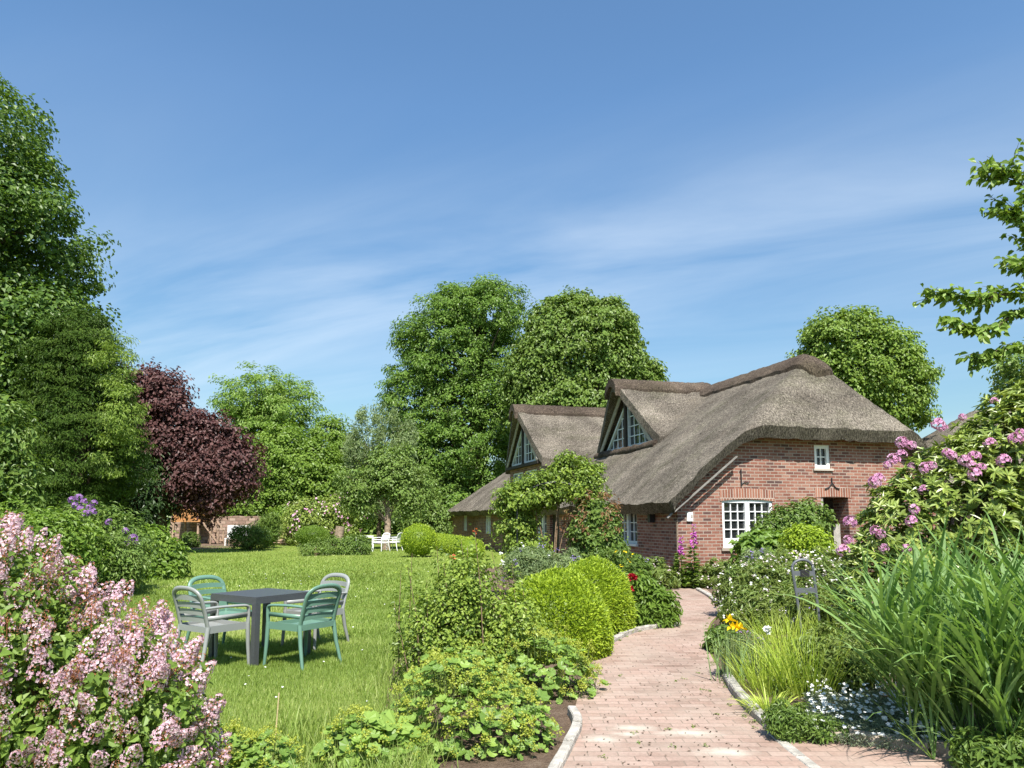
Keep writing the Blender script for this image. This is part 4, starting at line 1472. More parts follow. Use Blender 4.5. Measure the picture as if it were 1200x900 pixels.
# ------------------------------------------------------------------ garden furniture
def plastic_chair(name, label, pos, face, mname, group):
    """slatted stacking armchair; local +y is the way the sitter looks"""
    rz = atan2(face[1], face[0]) - pi / 2
    root = thing(name, label, "chair", (pos[0], pos[1], 0), rz, group)
    part = lambda nm, mb_, sm=True: mb_.build(nm, mname, root, smooth=sm, local=True)
    # seat: dished slab with a skirt
    us, vs_ = np.linspace(-1, 1, 15), np.linspace(-1, 1, 15)
    tg = np.array([[(.235 * u * (1 - .06 * (v < 0) * v * v), .225 * v, .445 - .018 * (1 - u ** 2) * (1 - .5 * v * v) - .03 * max(0, v - .7) * 2) for v in vs_] for u in us])
    bt3 = tg.copy(); bt3[:, :, 2] -= .02
    mb_ = MB(); mb_.solid(tg, bt3)
    part("seat", mb_)
    mb_ = MB()
    for sx_ in (-1, 1):
        mb_.beam((sx_ * .248, -.235, .435), (sx_ * .262, .235, .435), .022, .075)
    mb_.beam((-.262, .238, .43), (.262, .238, .43), .022, .06)
    mb_.beam((-.248, -.238, .435), (.248, -.238, .435), .022, .06)
    part("seat_rail", mb_, False)
    # backrest: hoop and slats
    yb = lambda z: -.225 - .20 * (z - .44) - .05 * ((z - .44) / .42) ** 2
    hoop = []
    for t in np.linspace(-1, 1, 33):
        e = abs(t)
        if e > .55:
            z = .44 + (.74 - .44) * (1 - (e - .55) / .45)
            x = .236
        else:
            an_ = (1 - e / .55) * pi / 2
            x = .236 * cos(an_) ** .75 if an_ < pi / 2 else 0
            z = .74 + .125 * sin(an_) ** .85
        hoop.append((x * (1 if t > 0 else -1), yb(z), z))
    mb_ = MB()
    mb_.tube(hoop, .021, 8, ell=(1.35, .8))
    for z in (.53, .605, .68, .755):
        pts = []
        for u in np.linspace(-1, 1, 11):
            ww = .232 if z < .74 else .228
            pts.append((u * ww, yb(z) - .028 * (1 - u * u), z + .012 * (1 - u * u)))
        P_ = np.array(pts)
        tgr = np.stack([P_ + np.array((0, 0, .027)), P_ + np.array((0, .004, -.027))], 1)
        mb_.solid(tgr, tgr + np.array((0, .016, 0)))
    part("backrest", mb_)
    for sx_ in (-1, 1):
        mb_ = MB()
        pts = [(sx_ * .238, yb(.655), .655), (sx_ * .262, -.12, .662), (sx_ * .275, .08, .658), (sx_ * .278, .20, .650), (sx_ * .278, .238, .630), (sx_ * .276, .246, .58), (sx_ * .272, .243, .44)]
        mb_.tube(smooth_line(pts, 4), .02, 8, ell=(1.3, .75))
        mb_.beam((sx_ * .240, yb(.55), .55), (sx_ * .272, .24, .555), .016, .045)
        part("arm", mb_)
    for sx_ in (-1, 1):
        for pts in ([(sx_ * .272, .243, .46), (sx_ * .278, .25, .25), (sx_ * .29, .265, -.01)], [(sx_ * .24, -.225, .46), (sx_ * .252, -.26, .25), (sx_ * .275, -.33, -.01)]):
            mb_ = MB()
            mb_.tube(pts, [.026, .022, .016], 8)
            part("leg", mb_)
    return root


def square_table(name, label, near, rz, s, h, mname, legw=.065):
    ctr = near + .5 * s * np.array((cos(rz) - sin(rz), sin(rz) + cos(rz)))
    root = thing(name, label, "table", (ctr[0], ctr[1], 0), rz)
    p = lambda nm, mb_: mb_.build(nm, mname, root, local=True)
    q = s / 2
    mb_ = MB(); mb_.box(-q + .004, q - .004, -q + .004, q - .004, h - .012, h)
    p("tabletop", mb_)
    mb_ = MB()
    for a, b, c, d in ((-q, q, -q, -q + .05), (-q, q, q - .05, q), (-q, -q + .05, -q + .05, q - .05), (q - .05, q, -q + .05, q - .05)):
        mb_.box(a, b, c, d, h - .075, h - .0125)
    p("apron", mb_)
    for sx_ in (-1, 1):
        for sy_ in (-1, 1):
            mb_ = MB()
            x, y = sx_ * (q - legw / 2 - .001), sy_ * (q - legw / 2 - .001)
            mb_.box(x - legw / 2, x + legw / 2, y - legw / 2, y + legw / 2, -.02, h - .076)
            p("leg", mb_)
    return root


near = G(297, 782)[:2]
TB = radians(57)
u_, v_ = np.array((cos(TB), sin(TB))), np.array((-sin(TB), cos(TB)))
square_table("garden_table", "dark anthracite square garden table on the lawn between four chairs", near, TB, .80, .74, "table_metal")
cg = "slatted plastic chairs round the dark table"
plastic_chair("garden_chair", "pale grey slatted armchair at the near left side of the dark table", near + v_ * .40 - u_ * .24, u_, "grey_plastic", cg)
plastic_chair("garden_chair", "green slatted armchair with its back to the viewer, right of the near table leg", near + u_ * .40 - v_ * .30, v_, "green_plastic", cg)
plastic_chair("garden_chair", "pale grey slatted armchair on the far right side of the dark table", near + u_ * 1.22 + v_ * .40, -u_, "grey_plastic", cg)
plastic_chair("garden_chair", "green slatted armchair half hidden behind the far left side of the dark table", near + v_ * 1.16 + u_ * .42, -v_, "green_plastic", cg)
# far white set
square_table("white_garden_table", "white plastic table far back on the lawn beside the barberry bush", np.array(at(417, 607, 36)[:2]), radians(8), .85, .74, "white_plastic")
fc = at(449, 607, 36)
plastic_chair("white_garden_chair", "white plastic armchair beside the far white table under the apple tree", (fc[0] - .1, 36.2), np.array((-.6, -.8)), "white_plastic", None)
plastic_chair("white_garden_chair", "second white plastic chair, the rightmost one under the apple tree", (fc[0] + .42, 36.9), np.array((-.8, .3)), "white_plastic", None)

# cane stuck in the lawn
cn_ = G(322, 868)
cb = MB()
tp_ = at(327, 812, cn_[1])
cb.tube([(cn_[0], cn_[1], -.05), tp_], [.006, .005], 6)
tag(cb.build("bamboo_cane", "cane"), "thin straw-coloured cane stuck upright in the lawn before the table", "cane")

# grey hoop stand in the right bed
Ys = 9.0
sA, sB = at(926, 607, Ys), at(950, 607, Ys)
sb_ = thing("metal_hoop_stand", "dark grey metal hoop stand with crossbars among the right-hand perennials", "stand", ((sA[0] + sB[0]) / 2, Ys, 0))
zt_ = at(938, 656, Ys)[2]
bx0 = at(936, 607, Ys)[0]; bx1 = at(957, 607, Ys)[0]
mb = MB()
hp = [(bx0, Ys, -.05), ((bx0 + sA[0]) / 2, Ys, zt_ * .5), (sA[0], Ys, zt_ - .12)]
w_ = sB[0] - sA[0]
for a in np.linspace(pi, 0, 9):
    hp.append((sA[0] + w_ / 2 + cos(a) * w_ / 2, Ys, zt_ - .10 + sin(a) * .10))
hp += [((bx1 + sB[0]) / 2, Ys, zt_ * .5), (bx1, Ys, -.05)]
mb.tube(smooth_line(hp, 3), .018, 8)
mb.build("hoop", "standmetal", sb_, smooth=True)
for zz in (zt_ - .16, zt_ - .36):
    mb = MB()
    k = (zt_ - zz) / zt_ * .9
    mb.box(sA[0] + (bx0 - sA[0]) * k, sB[0] + (bx1 - sB[0]) * k, Ys - .014, Ys + .014, zz - .028, zz + .028)
    mb.build("crossbar", "standmetal", sb_)
mb = MB()
mb.box(sA[0] + .09, sA[0] + .19, Ys - .03, Ys + .03, zt_ - .20, zt_ - .12)
mb.build("latch", "iron", sb_)

# weathered post by the entrance
wp = G(978, 690)
mb = MB()
px_ = at(978, 607, 18.2)
mb.box(px_[0] - .08, px_[0] + .08, 18.1, 18.26, 0, at(978, 614, 18.2)[2])
tag(mb.build("wooden_post", "greywood"), "short weathered grey wooden post beside the entrance niche", "post")


# ------------------------------------------------------------------ near planting
def roundleaves(mb, g, P, Nn, R, m=0, r=None, lobes_=7, cup=.22):
    n = len(P)
    T = unit(np.cross(Nn, rnd_dirs(g, n)))
    B = np.cross(Nn, T)
    R = np.broadcast_to(np.asarray(R, float), (n,))[:, None]
    K = lobes_ * 2
    vs = [P]
    for k in range(K + 1):
        a = -pi * .93 + 2 * pi * .93 * k / K
        q = 1.0 if k % 2 else .84
        vs.append(P + (T * cos(a) + B * sin(a)) * R * q + Nn * R * (cup + (.05 if k % 2 else -.08)) * q)
    v = np.stack(vs, 1).reshape(-1, 3)
    i = np.arange(n)[:, None] * (K + 2)
    f = np.concatenate([np.concatenate([i, i + k + 1, i + k + 2], 1) for k in range(K)])
    if r is None:
        r = g.uniform(size=n)
    mb.add(v, f, m, np.repeat(r, K + 2))


def whorls(mb, g, C, A, k, L, W, m=0, tone=(0, 1)):
    n = len(C)
    A = unit(A)
    T = unit(np.cross(A, rnd_dirs(g, n)))
    B = np.cross(A, T)
    cl = g.uniform(size=n)
    for q in range(k):
        a = 2 * pi * q * 2.6 / k + g.uniform(-.4, .4, n)
        D = T * np.cos(a)[:, None] + B * np.sin(a)[:, None] + A * g.uniform(-.25, .95, n)[:, None]
        Nn = unit(A + rnd_dirs(g, n) * .25 - D * .15)
        r = tone[0] + (cl * .5 + g.uniform(size=n) * .5) * (tone[1] - tone[0])
        leaves(mb, C, D, Nn, L * g.uniform(.7, 1.2, n), W * g.uniform(.8, 1.2, n), m, r, "l", .18, .12)


# ---- lilac in the left corner
def lilac():
    g = gen()
    lob = lobes_px([(-190, 632, 95, 930), (-110, 622, 70, 800), (-60, 700, 175, 960), (60, 745, 238, 1000), (140, 805, 244, 1000)], 4.1, 1.0)
    lob[3, 1] -= .1
    root = thing("lilac_bush", "large pale pink flowering lilac bush filling the lower left corner", "shrub", (-2.6, 4.1, 0))
    C, O = crown_points(g, lob, 1300, .5, zmin=.1, lump=.25)
    mb = MB()
    sprays(mb, g, C, O, .11, 12, .046, .028, 0, up=.5, droop=.15, shape="l", jit=.6)
    mb.build("foliage", "lilacleaf", root)
    tb = MB()
    for c in C[g.choice(len(C), 60, replace=False)]:
        a = np.array((-2.6 + g.normal() * .2, 4.1 + g.normal() * .12, -.03))
        mid = a * .45 + c * .55 + np.array((0, 0, .15))
        tb.tube([a, mid, c], [.016, .008, .003], 5)
    tb.build("stem", "twig", root, smooth=True)
    # three kinds of flower panicle, as meshes of their own, shared by the copies
    kinds = []
    for q in range(4):
        pm = MB()
        nf = 130
        t = g.uniform(0, 1, nf) ** 1.2
        rad = .058 * (1 - t) ** .7 * (.6 + .4 * np.sqrt(g.uniform(size=nf))) + .006
        a = g.uniform(0, 2 * pi, nf)
        P = np.stack([np.cos(a) * rad, np.sin(a) * rad, t * .15], 1)
        Nn = unit(np.stack([np.cos(a), np.sin(a), np.full(nf, .5)], 1) + rnd_dirs(g, nf) * .3)
        nb2 = int(nf * (.60, .22, .92, .42)[q] * .85)
        floret(pm, g, P[nb2:], Nn[nb2:], .0195, 4, 0, wid=.85, cup=.15)
        floret(pm, g, P[:nb2], Nn[:nb2], .015, 3, 1, wid=.6, cup=.9)
        pm.tube([(0, 0, -.05), (0, 0, .06), (0, 0, .125)], [.003, .0025, .001], 4, 1, cap=False)
        kinds.append(pm)
    Cp, Op = crown_points(g, lob, 680, .90, zmin=.15, lump=.25)
    order = np.argsort(Cp[:, 1] + np.abs(Cp[:, 0] + 2.1) * .3)
    meshes = {}
    rest = MB()
    for rank, i in enumerate(order):
        axis = Vector(unit(Op[i] * .9 + np.array((0, 0, .75)) + g.normal(size=3) * .3))
        s = g.uniform(.5, 1.1)
        q = int(g.choice(4, p=[.27, .35, .13, .25]))
        if rank < 95:
            if q not in meshes:
                o = kinds[q].build("flower_panicle", ["lilac", "lilacbud"], root, local=True)
                meshes[q] = o
            else:
                o = meshes[q].copy()
                COL.objects.link(o)
                o.parent = root
            o.location = Vector(Cp[i]) - root.location
            o.rotation_mode = "QUATERNION"
            o.rotation_quaternion = axis.to_track_quat("Z", "Y")
            o.scale = (s, s, s)
        else:
            R = np.array(axis.to_track_quat("Z", "Y").to_matrix())
            for v, m_, r_ in zip([np.concatenate(kinds[q].v)], [None], [np.concatenate(kinds[q].r)]):
                vv = v @ R.T * s + Cp[i]
                base = rest.n
                rest.v.append(vv); rest.r.append(r_); rest.n += len(vv)
                for f, mm in zip(kinds[q].f, kinds[q].m):
                    rest.f.append(f + base); rest.m.append(mm)
    o = rest.build("flower_panicle", ["lilac", "lilacbud"], root)
    o["kind"] = "stuff"


lilac()

# ---- shrubs along the left side of the lawn
shrub("laurel_shrub", "leafy mid green shrub behind the lilac at the left edge", [(-60, 592, 60, 700), (0, 600, 110, 690)], 14.5, 420, 36, .26, .11, .05, "bright", shape="d", lump=.3)
root, C, O, lob, g = shrub("purple_rhododendron", "rhododendron with purple flower trusses behind the lilac on the left", [(50, 588, 135, 690), (85, 600, 170, 690)], 16.5, 420, 34, .26, .12, .045, "mid", lump=.3)


def truss_mesh(g, R=.085, nfl=16, pm="pink", fs=.075):
    mb = MB()
    d = rnd_dirs(g, nfl * 3)
    d = d[d[:, 2] > -.15][:nfl]
    floret(mb, g, d * R * .72, unit(d + rnd_dirs(g, len(d)) * .15), fs, 5, 0, cup=.35, wid=.95)
    return mb


def place_trusses(root, spots, mats, kinds, g, smin_=.8, smax_=1.2, name="flower_truss"):
    meshes = {}
    for (p, ax) in spots:
        q = int(g.integers(len(kinds)))
        if q in meshes:
            o = meshes[q].copy()
            COL.objects.link(o)
            o.parent = root
        else:
            o = meshes[q] = kinds[q].build(name, mats, root, local=True)
        o.location = Vector(p) - root.location
        o.rotation_mode = "QUATERNION"
        o.rotation_quaternion = Vector(ax).to_track_quat("Z", "Y")
        s = g.uniform(smin_, smax_)
        o.scale = (s, s, s)


kp = [truss_mesh(g, .11, 24, fs=.075) for _ in range(3)]
sp = [(at(x, y, 15.7), (g.normal() * .3, -.6, .7)) for x, y in [(84, 586), (92, 583), (99, 588), (104, 595), (95, 596), (88, 592), (108, 600), (147, 622), (156, 631), (151, 636), (160, 636), (128, 612), (110, 590), (101, 602)]]
place_trusses(root, sp, "purple", kp, g, .7, 1.1)
shrub("hydrangea_shrub", "light green shrub with broad leaves at the right end of the left border", [(140, 620, 198, 675), (160, 640, 212, 690)], 20, 260, 36, .28, .15, .09, "bright", lump=.25)
shrub("fuchsia_shrub", "fine leaved dull green shrub between purple rhododendron and lawn", [(98, 630, 165, 700)], 15.5, 220, 36, .2, .08, .035, "olive", lump=.3)

# ---- rose arch before the entrance
Ya = 15.0
arch = thing("rose_arch", "garden arch overgrown with a climbing rose before the side wall", "arch", (at(655, 607, Ya)[0], Ya, 0))
ax0, ax1 = at(606, 607, Ya)[0], at(694, 607, Ya)[0]
for dy in (-.35, .35):
    tb = MB()
    zt = 2.35
    pts = [(ax0, Ya + dy, -.05), (ax0, Ya + dy, 1.5)]
    pts += [((ax0 + ax1) / 2 - cos(a) * (ax1 - ax0) / 2, Ya + dy, 1.75 + .55 * sin(a)) for a in np.linspace(0, pi, 11)]
    pts += [(ax1, Ya + dy, 1.5), (ax1, Ya + dy, -.05)]
    tb.tube(smooth_line(pts, 3), .018, 7)
    tb.build("hoop", "iron", arch, smooth=True)
tb = MB()
for zz in (.5, 1.0, 1.5):
    for xx in (ax0, ax1):
        tb.tube([(xx, Ya - .35, zz), (xx, Ya + .35, zz)], .01, 6)
for a in np.linspace(.2, pi - .2, 7):
    xx, zz = (ax0 + ax1) / 2 - cos(a) * (ax1 - ax0) / 2, 1.75 + .55 * sin(a)
    tb.tube([(xx, Ya - .35, zz), (xx, Ya + .35, zz)], .01, 6)
tb.build("lattice", "iron", arch)
root, C, O, lob, g = shrub("climbing_rose", "bright green climbing rose covering the top and left side of the arch", [(576, 566, 640, 608), (600, 556, 664, 596), (638, 538, 700, 590), (668, 556, 708, 592), (650, 532, 672, 560), (690, 540, 706, 566), (584, 600, 628, 640), (590, 625, 645, 668)], Ya, 560, 34, .17, .075, .045, "rose", lump=.4, rmin=.35, stems=22, r0=.012, tone=(0, .8))
shrub("climbing_rose", "dark green rose bush with reddish shoot tips on the right side of the arch", [(668, 604, 730, 672), (676, 586, 722, 640)], Ya - .2, 380, 36, .17, .085, .05, "mid", lump=.3, stems=12, r0=.012)
mb = MB()
lob = lobes_px([(660, 578, 732, 640)], Ya - .3, 1)
C, O = crown_points(g, lob, 70, .9, lump=.3)
sprays(mb, g, C, O, .1, 12, .075, .03, up=.5, droop=-.3)
mb.build("shoot", "rosered", [o for o in bpy.data.objects if o.name == "climbing_rose.001"][0])

# ---- left bed beside the path
bl = lobes_px([(586, 668, 718, 812)], 9.0, 1.0)
boxhedge("box_topiary", "front clipped yellow-green box ball beside the path", None, 0, 24000, "box", lobes=bl, L=.040, lump=.07, group="clipped box balls beside the path")
bl = lobes_px([(642, 654, 744, 784)], 10.7, 1.0)
boxhedge("box_topiary", "rear clipped yellow-green box ball, nearer to the red peonies", None, 0, 22000, "box", lobes=bl, L=.040, lump=.07, group="clipped box balls beside the path")

root, C, O, lob, g = shrub("shrub_rose", "loose green rose shrub with reddish shoots between lawn and box ball", [(468, 700, 560, 815), (500, 668, 590, 780), (555, 690, 640, 800), (524, 646, 572, 720), (475, 740, 620, 830)], 7.2, 760, 26, .15, .037, .024, "rose", lump=.65, rmin=.3, stems=40, r0=.007, shape="l")
mb = MB()
tb = MB()
for px, py0, py1 in [(483, 800, 648), (470, 790, 668), (540, 760, 632), (556, 760, 618), (500, 790, 680), (610, 760, 672), (530, 770, 650), (462, 790, 705), (575, 770, 640), (520, 760, 660), (512, 760, 640), (548, 740, 640), (566, 750, 655), (492, 770, 690), (586, 760, 668), (600, 770, 660), (478, 780, 665)]:
    Yq = 7.2 + g.uniform(-.4, .4)
    a, b = at(px + g.uniform(5, 20), py0, Yq), at(px, py1, Yq)
    mid = (a + b) / 2 + g.normal(size=3) * .03
    tb.tube([a, mid, b], [.007, .005, .002], 5)
    k = 76
    t = g.uniform(.2, 1, k)[:, None]
    P = (1 - t) ** 2 * a + 2 * t * (1 - t) * mid + t * t * b + g.normal(size=(k, 3)) * .012
    D = rnd_dirs(g, k) * np.array((1, 1, .5)) + np.array((0, 0, .1))
    P = P + unit(D) * .03
    leaves(mb, P, D, unit(np.array((0, 0, 1.)) + rnd_dirs(g, k) * .6), .042 * g.uniform(.7, 1.2, k), .027, 0, g.uniform(size=k), "l")
mb.build("shoot_leaves", "rose", root)
tb.build("shoot", "twig", root, smooth=True)
mb = MB()
P = np.array([at(530, 652, 7.0), at(556, 622, 7.1)])
sprays(mb, g, P, np.tile((0, 0, 1.), (2, 1)), .04, 8, .035, .018)
mb.build("red_shoot_tip", "redleaf", root)

root, C, O, lob, g = shrub("peony_bush", "peony bush with two deep red blooms at the path bend", [(722, 672, 765, 745), (745, 688, 790, 742)], 11.3, 300, 28, .16, .10, .035, "bright", lump=.3, stems=6, tone=(0, .7))
for p in (at(741, 677, 10.9), at(737, 691, 10.7)):
    mb = MB()
    for R, k in ((.06, 34), (.035, 20)):
        d = rnd_dirs(g, k * 2)
        d = d[d[:, 2] > -.4][:k]
        leaves(mb, p + d * R * .55, unit(d * .5 + rnd_dirs(g, len(d)) * .5), d, .05, .045, 0, g.uniform(size=len(d)), "l", -.2, .25)
    mb.build("bloom", "red", root)
mb = MB()
for p in (at(741, 677, 10.9), at(737, 691, 10.7)):
    mb.tube([np.array((p[0], 11.1, 0)), p], [.008, .006], 5)
mb.build("flower_stem", "stem", root)


def mantle(name, label, boxes, Y, n, nfl, rleaf, depth=1.0, big=0):
    g = gen()
    lob = lobes_px(boxes, Y, depth)
    lob[:, 2] = np.minimum(lob[:, 2], .35)
    b = (float(lob[:, 0].mean()), float(lob[:, 1].mean()), 0)
    root = thing(name, label, "perennial", b)
    C, O = crown_points(g, lob, n, .7, zmin=.02, lump=.3)
    mb = MB()
    roundleaves(mb, g, C, unit(O * .6 + np.array((0, -.15, .9)) + rnd_dirs(g, n) * .45), rleaf * g.uniform(.55, 1.25, n))
    if big:
        Cb, Ob = crown_points(g, lob, big, .95, zmin=.02, lump=.2)
        roundleaves(mb, g, Cb, unit(Ob * .5 + np.array((0, -.3, .8)) + rnd_dirs(g, big) * .3), rleaf * 2 * g.uniform(.8, 1.2, big))
    mb.build("foliage", "mantle", root)
    Cf, Of = crown_points(g, lob, nfl, 1.0, zmin=.06, lump=.35)
    Cf = Cf + np.array((0, 0, .05)) * g.uniform(size=(nfl, 1))
    mf = MB()
    k = 26
    P = np.repeat(Cf, k, 0) + rnd_dirs(g, nfl * k) * (g.uniform(size=(nfl * k, 1)) ** .4) * .038
    floret(mf, g, P, unit(rnd_dirs(g, nfl * k) + np.array((0, -.3, .8))), .017, 4, 0)
    for c, o in zip(Cf, Of):
        mf.tube([c - np.array((0, 0, .16)) - o * .05, c], [.002, .0015], 4, 1, cap=False)
    mf.build("flower_head", ["mantleflower", "stem"], root)
    return root


mantle("lady_mantle", "lady's mantle with yellow-green froth of flowers at the centre bottom edge", [(465, 765, 600, 930), (500, 790, 640, 940), (560, 800, 650, 930)], 5.5, 620, 230, .038, big=12)
mantle("lady_mantle", "lady's mantle spilling over the kerb below the front box ball", [(560, 735, 690, 845), (600, 750, 700, 840), (540, 740, 640, 850)], 7.1, 620, 200, .04)
mantle("lady_mantle", "broad leaved lady's mantle in the grass at the bottom, left of centre", [(370, 840, 480, 940), (420, 860, 500, 950)], 5.0, 260, 50, .05, big=8)
mantle("lady_mantle", "low lady's mantle under the right flank of the lilac at the bottom edge", [(200, 855, 300, 950), (270, 860, 350, 950)], 4.7, 420, 110, .03)

# ---- bed behind: lavender, catmint, daisies
def perennial(name, label, boxes, Y, n, per, L, W, leaf, heads=None, cat="perennial", blades=0, lump=.35, rc=.1, depth=1.0, group=None, up=.2, droop=-.5):
    """heads: list of (material, count, florets per head, floret size, spread, petals)"""
    root, C, O, lob, g = shrub(name, label, boxes, Y, n, per, rc, L, W, leaf, depth=depth, lump=lump, cat=cat, stems=0, up=up, droop=droop, rmin=.3, group=group)
    if blades:
        mb = MB()
        P = C[g.choice(len(C), blades)] * np.array((1, 1, 0))
        strips(mb, g, P, rnd_dirs(g, blades) * np.array((.35, .35, 0)) + np.array((0, 0, 1.)), g.uniform(.5, 1.1, blades) * (lob[:, 2] + lob[:, 5]).max(), .008, .4, 4)
        mb.build("stem", leaf, root)
    for (hm, k, nf, fs, spr, pet) in heads or []:
        Cf, Of = crown_points(g, lob, k, 1.0, zmin=.1, lump=lump)
        P = np.repeat(Cf, nf, 0) + rnd_dirs(g, k * nf) * spr * g.uniform(size=(k * nf, 1))
        mf = MB()
        floret(mf, g, P, unit(np.array((0, -.35, .8)) + rnd_dirs(g, k * nf) * .45), fs, pet)
        mf.build("blossom", hm, root)
    return root


perennial("lavender_clump", "grey-green clump with violet spikes in front of the arch", [(585, 640, 650, 690), (620, 645, 690, 690)], 12.6, 260, 30, .09, .018, "silver", [("violet", 26, 7, .03, .06, 4), ("white", 16, 3, .045, .05, 5)], blades=60)
perennial("meadow_rue_clump", "green clump with small yellow flowers left of the side window", [(690, 640, 740, 690), (720, 650, 765, 700)], 14.0, 200, 30, .09, .03, "mid", [("yellow", 14, 3, .05, .05, 5), ("violet", 10, 4, .04, .06, 5)], blades=40)
perennial("wall_border_plants", "low mixed plants with pale flowers at the foot of the side wall", [(735, 655, 785, 690), (755, 665, 800, 692)], 17.3, 170, 30, .10, .035, "perennial", [("palepink", 34, 3, .05, .06, 5)])
perennial("wall_border_plants", "small pale green plants at the foot of the gable wall below the window", [(825, 655, 880, 690), (800, 665, 850, 690)], 17.4, 170, 30, .10, .035, "perennial", [("palepink", 30, 3, .05, .06, 5)])


def foxglove(name, label, px, pt, pb, pl, Y, cat="foxglove"):
    g = gen()
    p0, p1, pm = at(px, pb, Y), at(px, pt, Y), at(px, pl, Y)
    root = thing(name, label, cat, (p0[0], Y, 0))
    tb = MB()
    tb.tube([(p0[0] + .03, Y, -.02), pm, p1], [.014, .01, .004], 6)
    tb.build("stem", "stem", root)
    k = 34
    t = g.uniform(size=k)
    mb = MB()
    P = pm + (p1 - pm) * t[:, None] + np.stack([g.normal(size=k) * .02, g.normal(size=k) * .02, np.zeros(k)], 1)
    a = g.uniform(0, 2 * pi, k)
    D = np.stack([np.cos(a), np.sin(a), np.full(k, -.6)], 1)
    for p, d, s in zip(P, D, 1 - .55 * t):
        d = unit(d)
        mb.tube([p, p + d * .03 * s, p + d * .075 * s], [.01 * s, .018 * s, .03 * s], 7, 0, cap=False)
    mb.build("bell_flowers", "magenta", root)
    lb = MB()
    n = 120
    tt = g.uniform(0, 1, n)
    hh = pm[2] * tt
    a = g.uniform(0, 2 * pi, n)
    P = np.stack([p0[0] + .03 * np.cos(a), Y + .03 * np.sin(a), hh], 1)
    D = np.stack([np.cos(a), np.sin(a), .35 + 0 * a], 1)
    leaves(lb, P, D, unit(np.array((0, 0, 1.)) + rnd_dirs(g, n) * .3), .26 * (1 - .6 * tt), .10 * (1 - .5 * tt), 0, g.uniform(size=n), "l", .3)
    lb.build("foliage", "mid", root)


foxglove("foxglove", "taller magenta foxglove against the brick gable below the white socket box", 813, 614, 690, 640, 17.2)
foxglove("foxglove", "smaller pale magenta foxglove at the house corner", 798, 628, 690, 648, 17.3)
shrub("wall_rose", "climbing rose with green leaves on the gable wall beside the white window", [(878, 604, 925, 660), (905, 590, 962, 640), (935, 588, 972, 640)], 18.2, 330, 32, .2, .10, .06, "mid", lump=.4, rmin=.35, stems=10)
shrub("hollyhock_clump", "large leaved bright green plant below the white gable window", [(868, 628, 925, 672)], 16.6, 130, 22, .2, .17, .15, "mantle", lump=.3, tone=(0, .7))
shrub("golden_privet", "yellow-green shrub before the entrance niche", [(918, 616, 974, 676)], 15.6, 260, 36, .17, .075, .045, "box", lump=.3, tone=(0, .8))
perennial("white_daisy_clump", "clump with white daisy flowers at the left of the right-hand bed", [(838, 662, 905, 735), (868, 655, 930, 720)], 12.2, 480, 32, .085, .022, "perennial", [("white", 95, 2, .05, .05, 6), ("palepink", 80, 3, .035, .06, 5)], blades=90)
perennial("pink_cranesbill_clump", "drift of pale pink and white small flowers behind the hoop stand", [(890, 650, 960, 715), (930, 648, 1000, 715)], 13.2, 500, 32, .085, .022, "perennial", [("palepink", 240, 3, .045, .07, 5), ("white", 120, 3, .045, .07, 5)], blades=90)
perennial("catmint_clump", "violet-blue flowering clump below the large leaved plant", [(868, 645, 912, 690)], 14.2, 150, 30, .08, .022, "silver", [("violet", 60, 5, .035, .06, 5)])
perennial("astrantia_clump", "dark green leafy clump with few white flowers in the middle of the right bed", [(850, 690, 930, 765), (895, 690, 985, 770)], 10.9, 620, 32, .09, .028, "perennial", [("palepink", 110, 3, .028, .05, 5), ("white", 24, 2, .04, .03, 6)], blades=100)
perennial("stonecrop_clump", "dark round leaved low plant leaning over the path edge", [(828, 735, 872, 785), (840, 755, 890, 800)], 9.2, 220, 30, .055, .034, "mid", up=.5, droop=.1, rc=.08)
perennial("blue_speedwell_clump", "violet-blue flowers around the legs of the hoop stand", [(925, 690, 985, 745)], 9.6, 160, 30, .08, .02, "perennial", [("violet", 34, 5, .03, .06, 5)], blades=40)
perennial("filler_greens", "low green ground cover between the sedge tuft and the reed clump", [(930, 740, 1030, 820), (900, 770, 980, 840)], 7.2, 420, 30, .075, .022, "perennial", rc=.09)
perennial("grey_lavender_tuft", "greyish lavender tuft beside the yellow iris", [(850, 742, 900, 815)], 7.8, 90, 26, .07, .01, "silver", [("purple", 14, 5, .018, .05, 4)], blades=90)


def grass_clump(name, label, ctr, rad, n, L, W, grav, leaf, spread=.35, segs=6, cat="grass", group=None):
    g = gen()
    root = thing(name, label, cat, (ctr[0], ctr[1], 0), group=group)
    mb = MB()
    a, q = g.uniform(0, 2 * pi, n), rad * np.sqrt(g.uniform(size=n))
    P = np.stack([ctr[0] + np.cos(a) * q, ctr[1] + np.sin(a) * q, np.full(n, -.01)], 1)
    D = np.stack([np.cos(a) * spread * (q / rad + .2), np.sin(a) * spread * (q / rad + .2), np.ones(n)], 1) + g.normal(size=(n, 3)) * np.array((.14, .14, 0))
    strips(mb, g, P, D, g.uniform(.45, 1, n) * L, W * g.uniform(.6, 1.2, n), grav * g.uniform(.5, 1.5, n), segs)
    mb.build("blades", leaf, root)
    return root


for px, py, r_, n, L, lab in [(905, 812, .26, 260, .60, "yellow-green sedge tuft at the kerb beside the yellow iris"),
                              (945, 815, .24, 240, .82, "tallest yellow-green sedge tuft, left of the white carpet flowers"),
                              (925, 772, .34, 280, .70, "yellow-green sedge tuft right behind the yellow iris"),
                              (985, 790, .30, 260, .74, "sedge tuft at the left foot of the tall reed grass")]:
    grass_clump("sedge_tuft", lab, G(px, py), r_, n, L, .009, 1.3, "sedge")
grass_clump("iris_leaves", "low spreading yellowish blades on the right kerb stone", G(902, 838), .12, 150, .34, .012, 2.0, "sedge", .8)

